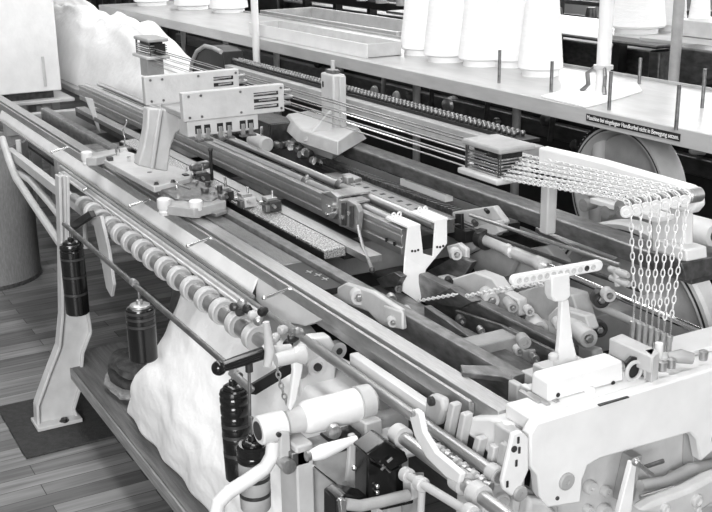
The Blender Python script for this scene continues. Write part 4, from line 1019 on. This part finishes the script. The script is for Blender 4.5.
# pedestal below the drum
ya, yb = at(297, 480, X=-1.70).y, at(366, 470, X=-1.70).y
build('pedestal_post', MB().box(-1.78, -1.70, ya, ya+.038, 0, z0-.03), 'paint', t, .004)
build('pedestal_panel', MB().box(-1.76, -1.72, ya+.038, yb, 0, z0-.05), 'paint2', t, .003)
build('pedestal_post', MB().box(-1.78, -1.70, yb, yb+.04, 0, z0-.02), 'paint', t, .004)
build('under_bracket', MB().box(-1.76, -1.71, a2.y+.08, b.y, z0-.075, z0-.046), 'dark', t, .003)
a = at(333, 431, X=-1.70); build('under_bolt', MB().lathe(a, (1, 0, 0), [(0, .016), (.01, .014), (.012, .008)], 16), 'steel', t)
a = at(288, 466, X=-1.70); build('roller_stud', MB().lathe(a, (1, 0, 0), [(-.03, .013), (0, .015), (.006, .015), (.008, .006)], 20), 'steel', t)
build('stud_link', MB().prism(pts([(281, 432), (290, 432), (292, 462), (284, 468), (280, 460)], X=-1.715), (-.012, 0, 0)), 'paint', t, .003)
build('stud_plate', MB().box(-1.735, -1.70, at(292, 460, X=-1.70).y, at(310, 458, X=-1.70).y, at(300, 466, X=-1.7).z, at(300, 452, X=-1.7).z), 'steel2', t, .002)
# crank
t = thing('crank', 'white crank with a round hub and bent arm at the lower centre', 'crank', (XM, .75, .5))
h0, h1 = at(258, 431, X=XM), at(283, 424, X=XM); hz = (h0.z+h1.z)/2
build('hub', MB().lathe((XM, h0.y, hz), (0, 1, 0), [(0, .022), (0, .026), (.003, .029), (h1.y-h0.y, .029), (h1.y-h0.y+.003, .026)], 36), 'white', t)
build('hub_bore', MB().lathe((XM, h0.y-.002, hz), (0, 1, 0), [(0, .006), (0, .019), (.004, .019)], 28), 'dark', t)
P_ = pts([(274, 440), (272, 456), (265, 468), (248, 480), (229, 492), (219, 502), (215, 520), (215, 540)], X=XM+.01)
build('arm', MB().rings([(p, .0145) for p in P_], 16), 'white', t)
a = at(278, 434, X=XM+.03); build('set_screw', MB().lathe(a, (1, 0, 0), [(0, .005), (.006, .005)], 10), 'dark', t)
t = thing('starting_lever', 'black lacquered handle with a ball end in front of the ringed roller', 'handle', (-1.9, .7, .9))
XH = -1.86
a, b = at(222, 367, X=XH), at(263, 353, X=XH)
build('grip', MB().rings([(a, .0105), (a.lerp(b, .3), .0125), (b, .0135)], 24), 'gloss', t)
build('ball_end', MB().ball(at(219, 368, X=XH), .0155, 16), 'gloss', t)
c = at(270, 351, X=XH); build('collar', MB().lathe(b, c-b, [(0, .014), (.008, .017), (.02, .016), (.024, .010)], 22), 'paint', t)
build('stem', MB().rings([(c, .011), (at(290, 350, X=XH), .013)], 18), 'paint', t)
build('upright_lug', MB().rings([(p, r) for p, r in zip(pts([(266, 322), (268, 336), (270, 352), (267, 366)], X=XH+.02), (.007, .009, .011, .008))], 14), 'paint', t)
a = at(249, 366, X=XH); build('pull_wire', MB().cyl(a, at(250, 425, X=XH), .0035, n=8), 'steel2', t)
build('wire_clamp', MB().cyl(a+V((0, 0, .012)), a-V((0, 0, .012)), .008, n=12), 'dark', t)
t = thing('black_strap', 'broad black strap running down left from the housing bracket', 'strap', (-1.85, .8, .75))
P_ = pts([(250, 386), (292, 361), (294, 372), (256, 395), (250, 394)], X=-1.90); build('strap', MB().prism(P_, (-.008, 0, 0)), 'black', t, .001)
build('end_rod', MB().cyl(at(231, 372, X=-1.90), at(252, 390, X=-1.90), .008, n=12), 'steel', t)
mb = MB(); mb.chain(pts([(277, 366), (279, 378), (283, 392), (287, 405)], X=XH+.05), L=.013, w=.0045, r=.0017, n=10, m=6)
solo('small_chain', mb, 'steel', 'short loose chain hanging from the collar of the black handle', 'chain')
t = thing('pale_handle', 'pale tapered wooden-style grip handle lying below the white housing', 'handle', (-1.68, .9, .7))
XG = -1.66
q = pts([(308, 456), (313, 455), (322, 452), (338, 446), (350, 441), (356, 440)], X=XG)
build('grip', MB().rings([(p, r) for p, r in zip(q, (.006, .012, .0150, .012, .008, .009))], 24), 'handle', t)
build('ferrule', MB().lathe(q[0], q[0]-q[1], [(-.004, .010), (.004, .010), (.006, .004)], 14), 'steel', t)
build('link', MB().prism(pts([(350, 436), (356, 434), (356, 480), (352, 492), (346, 490), (349, 460)], X=XG-.01), (-.012, 0, 0)), 'paint', t, .003)
a = at(346, 488, X=XG); build('link_nut', MB().lathe(a, (1, -.3, 0), [(-.01, .010), (.006, .010), (.008, .006)], 8), 'steel', t)
solo('bright_rod', MB().cyl(at(313, 466, X=XG), at(343, 490, X=XG), .0035, n=10), 'chrome', 'thin bright rod sloping down under the pale grip handle', 'rod')
# black box
t = thing('black_box', 'glossy black metal box with a hinged sloping lid at the lower centre', 'box', (-1.6, .95, .5))
XK = -1.56
build('box_body', MB().prism(pts([(368, 452), (372, 462), (390, 472), (402, 466), (414, 476), (414, 504), (382, 511), (367, 501)], X=XK), (-.05, 0, 0)), 'gloss', t, .004)
build('lid', MB().prism(pts([(366, 455), (386, 440), (406, 453), (409, 461), (389, 472)], X=XK+.012), (-.055, 0, 0)), 'gloss', t, .004)
for i, (q0, q1) in enumerate((((387, 462), (392, 458)), ((383, 465), (390, 472)), ((381, 470), (385, 466)))):
    build('catch', MB().cyl(at(*q0, X=XK+.018), at(*q1, X=XK+.018), .0028, n=8), 'chrome', t)
for px in ((377, 486), (377, 492), (354, 468)):
    build('screw', MB().ball(at(*px, X=XK+.004), .0055, 8), 'chrome', t)
t = thing('bottom_bracket', 'grey bent foot bracket at the bottom edge below the black box', 'bracket', (-1.5, .95, .5))
build('arm', MB().rings([(p, .011) for p in pts([(345, 504), (360, 506), (380, 502), (408, 495)], X=-1.50)], 12), 'paint2', t)
build('end_lug', MB().prism(pts([(340, 500), (347, 500), (347, 520), (342, 520)], X=-1.49), (-.012, 0, 0)), 'chrome', t, .002)
build('black_base', MB().prism(pts([(336, 500), (346, 494), (372, 500), (372, 530), (336, 530)], X=-1.53), (-.05, 0, 0)), 'gloss', t, .004)
# grey box behind and panel under the rail
t = thing('grey_case', 'grey sheet metal case under the front rail behind the black box', 'case', (-1.7, 1.0, .6))
XC = at(368, 400, Y=.98).x
build('case_body', MB().box(XC, -1.66, .995, 1.03, .50, .735), 'paint2', t, .004)
build('case_lid', MB().box(XC-.01, -1.60, .98, 1.05, .735, .745), 'paint', t, .003)
build('case_frame', MB().box(-1.70, -1.68, .98, .995, .50, .735), 'paint', t, .002)
t = thing('under_rail_plate', 'light plate strip just below the near part of the front rail', 'plate', (-1.9, 1.07, .78))
build('strip', MB().box(at(350, 352, Y=1.075).x, -1.62, 1.073, 1.095, .785, .815), 'white', t, .003)
# ------------------------------------------------------------------ link motion left of the casting
t = thing('link_motion', 'pale flat link arm with collars joining the parallel rods at the lower right', 'linkage', (-1.55, .97, .7))
YR = .975
r0, r1 = at(402, 437, Y=YR), at(524, 500, Y=YR)
build('lower_shaft', MB().cyl(r0, V((r1.x, YR, r0.z)), .013, n=20), 'steel', t)
for px in ((400, 437), (461, 479), (478, 492)):
    a = at(*px, Y=YR); build('shaft_collar', MB().lathe((a.x-.012, YR, r0.z), (1, 0, 0), [(0, .014), (0, .021), (.026, .021), (.026, .014)], 24), 'paint', t)
build('link_arm', MB().prism(pts([(408, 413), (413, 409), (419, 413), (423, 432), (435, 452), (461, 474), (458, 484), (446, 478), (426, 458), (414, 436)], Y=.945), (0, .012, 0)), 'white', t, .003)
a = at(414, 413, Y=.944); build('link_pin', MB().cyl(a, a+V((0, -.008, 0)), .006, n=12), 'steel', t)
# upper bracket with bolt
build('rail_bracket', MB().prism(pts([(425, 400), (430, 394), (441, 399), (443, 410), (437, 426), (425, 424)], Y=1.065), (0, .02, 0)), 'paint', t, .006)
a = at(432, 401, Y=1.063); build('bracket_bolt', MB().lathe(a, (0, -1, 0), [(-.002, .010), (.006, .010), (.008, .006)], 8), 'dark', t)
t3 = thing('thin_linkage_rod', 'thin pale rod with small collars along the bottom edge below the link arm', 'rod', (-1.6, .93, .7))
a, b = at(406, 474, Y=.93), at(475, 516, Y=.93)
build('rod', MB().cyl(a, b, .008, n=14), 'paint', t3)
for px in ((407, 475), (421, 484), (470, 512)):
    c = at(*px, Y=.93); build('rod_collar', MB().lathe(c, b-a, [(-.01, .012), (-.008, .014), (.008, .014), (.01, .012)], 16), 'paint', t3)
build('drop_arm', MB().cyl(at(422, 486, Y=.94), at(420, 530, Y=.94), .007, n=12), 'paint', t3)
build('drop_arm', MB().prism(pts([(402, 476), (411, 476), (412, 500), (403, 503)], Y=.96), (0, .03, 0)), 'paint', t3, .003)
# row of upright fins
t = thing('fin_rack', 'row of upright pale fins with dark gaps hanging under the end of the front rail', 'fins', (-1.6, 1.03, .75))
finx = [((452, 404), (443, 430)), ((463, 414), (455, 440)), ((478, 438), (470, 452)), ((492, 446), (486, 466)), ((503, 444), (496, 470))]
for (q0, q1) in finx:
    c0, c1 = at(*q0, Y=1.065), at(*q1, Y=1.065)
    build('fin', MB().prism([c0+V((-.010, 0, 0)), c0+V((.007, 0, 0)), c1+V((.007, -.0, -.04)), c1+V((-.012, 0, -.04))], (0, .02, 0)), 'paint', t, .003)
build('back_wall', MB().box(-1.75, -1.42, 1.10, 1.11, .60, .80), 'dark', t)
# springs and clamps along the lower shaft
sp = thing('coupling_row', 'row of small steel clamps between the two parallel rods', 'clamps', (-1.5, 1.0, .75))
for i in range(7):
    a = at(434+i*8.5, 446+i*6.4, Y=1.02); 
    build('clamp', MB().lathe(a, (1, .2, 0), [(-.014, .008), (-.010, .012), (-.002, .012), (0, .008), (.008, .008), (.010, .011), (.015, .009)], 16), ('steel', 'paint')[i % 2], sp)
# pale casting under the rail end
t = thing('rail_end_casting', 'white cast knee holding the end of the front rail', 'casting', (-1.47, 1.08, .75))
build('knee', MB().prism(pts([(467, 418), (490, 418), (505, 424), (512, 436), (509, 455), (497, 468), (480, 444), (462, 432)], Y=1.085), (0, .05, 0)), 'white', t, .006)
a = at(468, 415, Y=1.083); build('knee_hole', MB().lathe(a, (0, -1, 0), [(0, .007), (.002, .006)], 14), 'dark', t)
# bottom pale blocks near (500,500)
t = thing('gear_bracket', 'pale cast bracket with round bosses at the bottom edge beside the slotted lever', 'bracket', (-1.35, 1.0, .65))
build('bracket_body', MB().prism(pts([(472, 500), (490, 488), (508, 484), (530, 490), (560, 505), (560, 530), (470, 530)], X=-1.37), (-.05, 0, 0)), 'paint', t, .008)
for px, r in (((500, 500), .016), ((486, 507), .012), ((535, 503), .014)):
    a = at(*px, X=-1.368); build('boss', MB().lathe(a, (1, -.2, 0), [(0, r), (.010, r), (.012, r*.8), (.008, r*.6)], 20), 'paint', t)
# chain link ornament left of post : mechanism at end of roller
t = thing('pawl_cluster', 'cluster of small dark and bright pawls at the near end of the ringed roller', 'pawls', (-2.2, 1.0, .8))
rr = random.Random(5)
for i, px in enumerate([(234, 307), (242, 303), (247, 309), (252, 315), (240, 312), (258, 321), (262, 312), (282, 330), (292, 338), (298, 332), (288, 344), (275, 338)]):
    a = at(*px, Y=.99); ax = (rr.uniform(-.4, 1), -1, rr.uniform(-.4, .6))
    build('pawl', MB().lathe(a, ax, [(-.015, .007), (-.004, .012), (.006, .011), (.010, .006)], 12), ('dark', 'steel', 'black', 'paint')[i % 4], t)
# ------------------------------------------------------------------ background
t = thing('rear_machine', 'dark knitting machine bed standing behind the yarn shelf', 'machine', (-4, 2.9, 0))
build('lower_panel', MB().box(-7.4, 0.2, 2.74, 2.78, .0, 1.02), 'black', t, .004)
build('bed', MB().box(-7.4, 0.2, 2.70, 3.12, .90, .96), 'dark', t, .006)
for x in [-7.2+.75*i for i in range(10)]:
    build('upright', MB().cyl((x, 2.685, 0), (x, 2.685, 1.14), .018, n=12), 'paint2', t)
rr = random.Random(11)
for i in range(26):
    x = -5.2+i*.16+rr.uniform(-.04, .04); z = 1.0+rr.uniform(-.12, .06); m_ = rr.choice(['steel', 'paint', 'dark', 'black', 'dark', 'dark'])
    r = rr.uniform(.012, .035)
    build('mechanism_boss', MB().lathe((x, 2.69, z), (rr.uniform(-.5, .5), -1, rr.uniform(-.2, .4)), [(-.05, r*.9), (0, r), (.008, r*.8), (.012, r*.4)], 14), m_, t)
for i in range(8):
    x = -4.9+i*.42; build('slanted_lever', MB().rings([((x, 2.67, .90), .010), ((x+.03, 2.66, 1.02), .012), ((x+.0, 2.68, 1.12), .008)], 8), rr.choice(['paint2', 'steel', 'dark']), t)
build('crossbar', MB().box(-7.4, .2, 2.67, 2.69, 1.02, 1.05), 'dark', t, .003)
# second rear row: dark beams with white cones, seen above the shelf at the right
t = thing('rear_beam_frame', 'dark heavy beam of the next machine, behind the shelf and right of the tall cones', 'beam', (-3.8, 3.6, 0))
a, b, c = at(555, 28, Y=3.6), at(657, 46, Y=3.6), at(657, 70, Y=3.6)
build('beam', MB().box(-6.0, b.x, 3.6, 3.75, c.z+.09, b.z), 'dark', t, .008)
build('lower_beam', MB().box(-6.0, b.x-.05, 3.65, 3.75, .75, .98), 'black', t, .008)
build('end_leg', MB().box(b.x-.07, b.x, 3.62, 3.74, 0, c.z+.08), 'dark', t, .01)
build('top_ledge', MB().box(-6.0, b.x, 3.755, 4.3, b.z-.03, b.z-.004), 'shelf', t, .003)
t = thing('rear_beam_frame', 'dark heavy beam of the next machine at the right picture edge', 'beam', (-3, 3.3, 0))
a = at(672, 46, Y=3.3)
build('beam', MB().prism([(a.x, 3.3, a.z), (-1.0, 3.3, a.z), (-1.0, 3.3, a.z-.18), (a.x+.25, 3.3, a.z-.10), (a.x+.12, 3.3, a.z-.15), (a.x, 3.3, a.z-.15)], (0, .14, 0)), 'dark', t, .01)
build('leg', MB().box(a.x+.01, a.x+.09, 3.32, 3.42, 0, a.z-.15), 'dark', t, .008)
build('top_ledge', MB().box(a.x-.34, -1.0, 3.445, 3.9, a.z-.02, a.z-.002), 'shelf', t, .003)
p = at(675, 60, Y=3.25)
solo('far_post', MB().cyl((p.x, 3.25, 0), (p.x, 3.25, 2.4), .022, n=18), 'paint2', 'grey round post between the two dark rear beams', 'post')
p = at(704, 55, Y=3.35)
solo('far_post', MB().cyl((p.x, 3.55, a.z), (p.x, 3.55, 2.3), .012, n=14), 'paint', 'thin pale post behind the dark beam at the right edge', 'post')
def fcone(px, Y, zb, r, h, lab):
    c = at(*px, Y=Y); t = thing('yarn_cone', lab, 'yarn cone', (c.x, Y, zb), 'yarn cones on the next machine')
    build('yarn', MB().lathe((c.x, Y, zb+.03), (0, 0, 1), [(0, r*.95), (.01, r), (h*.9, r*.55), (h, r*.5)], 36), 'yarn', t)
    build('cone_tube', MB().lathe((c.x, Y, zb), (0, 0, 1), [(0, r*.75), (.03, r*.75)], 28), 'wpaper', t)
fcone((636, 35), 3.95, b.z-.004, .145, .55, 'broad white cone behind the dark rear beam, left of the grey post')
fcone((668, 33), 4.15, b.z-.004, .09, .50, 'white cone partly hidden behind the grey post')
fcone((699, 22), 3.72, a.z-.002, .05, .3, 'small white cone right of the grey post')
t = thing('rear_box', 'light boxes standing on the next machine at the right edge', 'box', (-3.2, 3.7, a.z))
q = at(702, 45, Y=3.65); build('box', MB().box(q.x-.12, q.x+.35, 3.6, 3.8, a.z, a.z+.07), 'paint', t, .004)
# far background machine row with beams (top centre and top left)
t = thing('far_machine', 'dark far knitting machine near the back wall', 'machine', (-8, 5, 0))
build('frame', MB().box(-13, -3.6, 5.2, 5.4, 0, .86), 'dark', t, .01)
build('top_rail', MB().box(-13, -3.6, 5.0, 5.1, .93, 1.0), 'black', t, .01)
for i in range(14): build('upright', MB().box(-12.8+i*.66, -12.74+i*.66, 5.1, 5.18, 0, 1.25), 'black', t, .004)
for i in range(9): build('cross_rail', MB().box(-13, -3.6, 5.15+.02*i, 5.17+.02*i, .3+.1*i, .33+.1*i), ('paint2', 'black', 'dark')[i % 3], t)
rr = random.Random(2)
for i in range(26):
    x = -12.4+i*.34; build('spool', MB().lathe((x, 4.95, 1.0+.0*i), (0, 0, 1), [(0, .05), (.02, .05), (.1+rr.uniform(0, .1), .03)], 14), rr.choice(['paint', 'paint2', 'dark']), t)
t = thing('far_bin', 'light oblong bin standing beyond the shelf tray at the top centre', 'bin', (-6, 3.3, 0))
a, b = at(272, 12, Y=3.2), at(396, 30, Y=3.2)
build('bin_wall', MB().box(a.x-.2, b.x, 3.2, 3.22, .6, a.z), 'paint', t, .004); build('bin_wall', MB().box(a.x-.2, b.x, 3.6, 3.62, .6, a.z), 'paint', t, .004)
for x in (a.x-.2, b.x-.02): build('bin_end', MB().box(x, x+.02, 3.22, 3.6, .6, a.z), 'paint2', t, .004)
build('bin_floor', MB().box(a.x-.2, b.x, 3.22, 3.6, .6, .62), 'paint2', t)
for x in (a.x-.1, b.x-.12): build('leg', MB().box(x-.02, x+.02, 3.25, 3.29, 0, .6), 'paint2', t)
# white cabinet top left
t = thing('white_cabinet', 'large plain white cabinet beyond the far end of the machine, top left', 'cabinet', (-6.6, 1.2, 0))
c = at(59, 60, X=-6.3)
build('body', MB().box(-6.9, -6.3, .2, c.y, .80, 1.85), 'white', t, .006)
build('lower_rail', MB().box(-6.85, -6.26, .22, c.y+.06, .735, .755), 'paint', t, .004)
build('gap', MB().box(-6.84, -6.34, .24, c.y-.04, .745, .80), 'dark', t)
for y in [.24+.12*i for i in range(11)]: build('support', MB().box(-6.36, -6.33, y, y+.03, .0 if y in (.24,) else .66, .72), 'paint2', t, .003)
for y in (.26, c.y-.1):
    for x in (-6.82, -6.38): build('leg', MB().box(x, x+.05, y, y+.05, 0, .66), 'paint2', t)
build('handle_strip', MB().box(-6.298, -6.292, c.y-.10, c.y-.085, .83, 1.0), 'paint', t, .002)
# white heap of cloth behind the far end
mb = MB(); nx, ny = 70, 30
X0_, X1_ = -8.6, -4.75
def hz(u, v):
    x = X0_+(X1_-X0_)*u
    e = min(1, u/.12, (1-u)/.34); prof = math.sin(min(1, max(0, e))*math.pi/2)**.8
    vv = math.sin(min(1, max(0, min(v/.5, (1-v)/.2)))*math.pi/2)**.7
    nn = .05*noise.noise(V((x*2.5, v*3, 0)))+.025*noise.noise(V((x*7, v*8, 3)))
    return 0.80+(.41+.03*math.sin(u*7)+nn)*prof*vv
vs = []
for i in range(nx+1):
    for j in range(ny+1):
        u, v = i/nx, j/ny; vs.append((X0_+(X1_-X0_)*u, 1.74+.32*v+.02*noise.noise(V((u*9, v*9, 2))), hz(u, v)))
n1 = len(vs); vs += [(x, y, .78) for x, y, z in vs]
fs = []; w_ = ny+1
for i in range(nx):
    for j in range(ny):
        a = i*w_+j; fs.append((a, a+w_, a+w_+1, a+1)); fs.append((n1+a, n1+a+1, n1+a+w_+1, n1+a+w_))
for i in range(nx):
    a = i*w_; fs.append((a, n1+a, n1+a+w_, a+w_)); a = i*w_+ny; fs.append((a, a+w_, n1+a+w_, n1+a))
for j in range(ny):
    fs.append((j, j+1, n1+j+1, n1+j)); a = nx*w_+j; fs.append((a, n1+a, n1+a+1, a+1))
mb.add(vs, fs)
solo('cloth_heap', mb, 'cloth', 'large white heap of knitted cloth behind the far end of the machine', 'cloth', angle=80)
t = thing('heap_table', 'low dark table carrying the white cloth heap', 'table', (-7, 2.2, 0))
build('table_top', MB().box(-8.7, -6.0, 1.70, 2.16, .745, .779), 'paint2', t, .004)
for x in (-8.6, -6.1):
    for y in (1.75, 2.10): build('leg', MB().box(x-.03, x+.03, y-.03, y+.03, 0, .745), 'paint2', t)

t = thing('dark_loom', 'dark machine frame with pale spools behind the white cloth heap, top left', 'machine', (-9.5, 3.1, 0))
build('side_frame', MB().box(-12.5, -7.6, 3.1, 3.2, 0, 1.05), 'black', t, .01)
for i in range(12): build('upright', MB().box(-12.3+i*.4, -12.26+i*.4, 3.05, 3.1, 0, 1.45), 'dark', t, .004)
for z in (1.12, 1.22, 1.34): build('cross_rail', MB().box(-12.5, -7.6, 3.06, 3.09, z, z+.03), 'paint2' if z < 1.3 else 'dark', t, .004)
build('rear_panel', MB().box(-12.5, -7.6, 3.6, 3.62, 0, 1.6), 'black', t)
for i in range(9): build('spool', MB().lathe((-12.1+i*.5, 3.3, 1.05), (0, 0, 1), [(0, .05), (.03, .05), (.13, .03)], 14), ('paint', 'paint2')[i % 2], t)
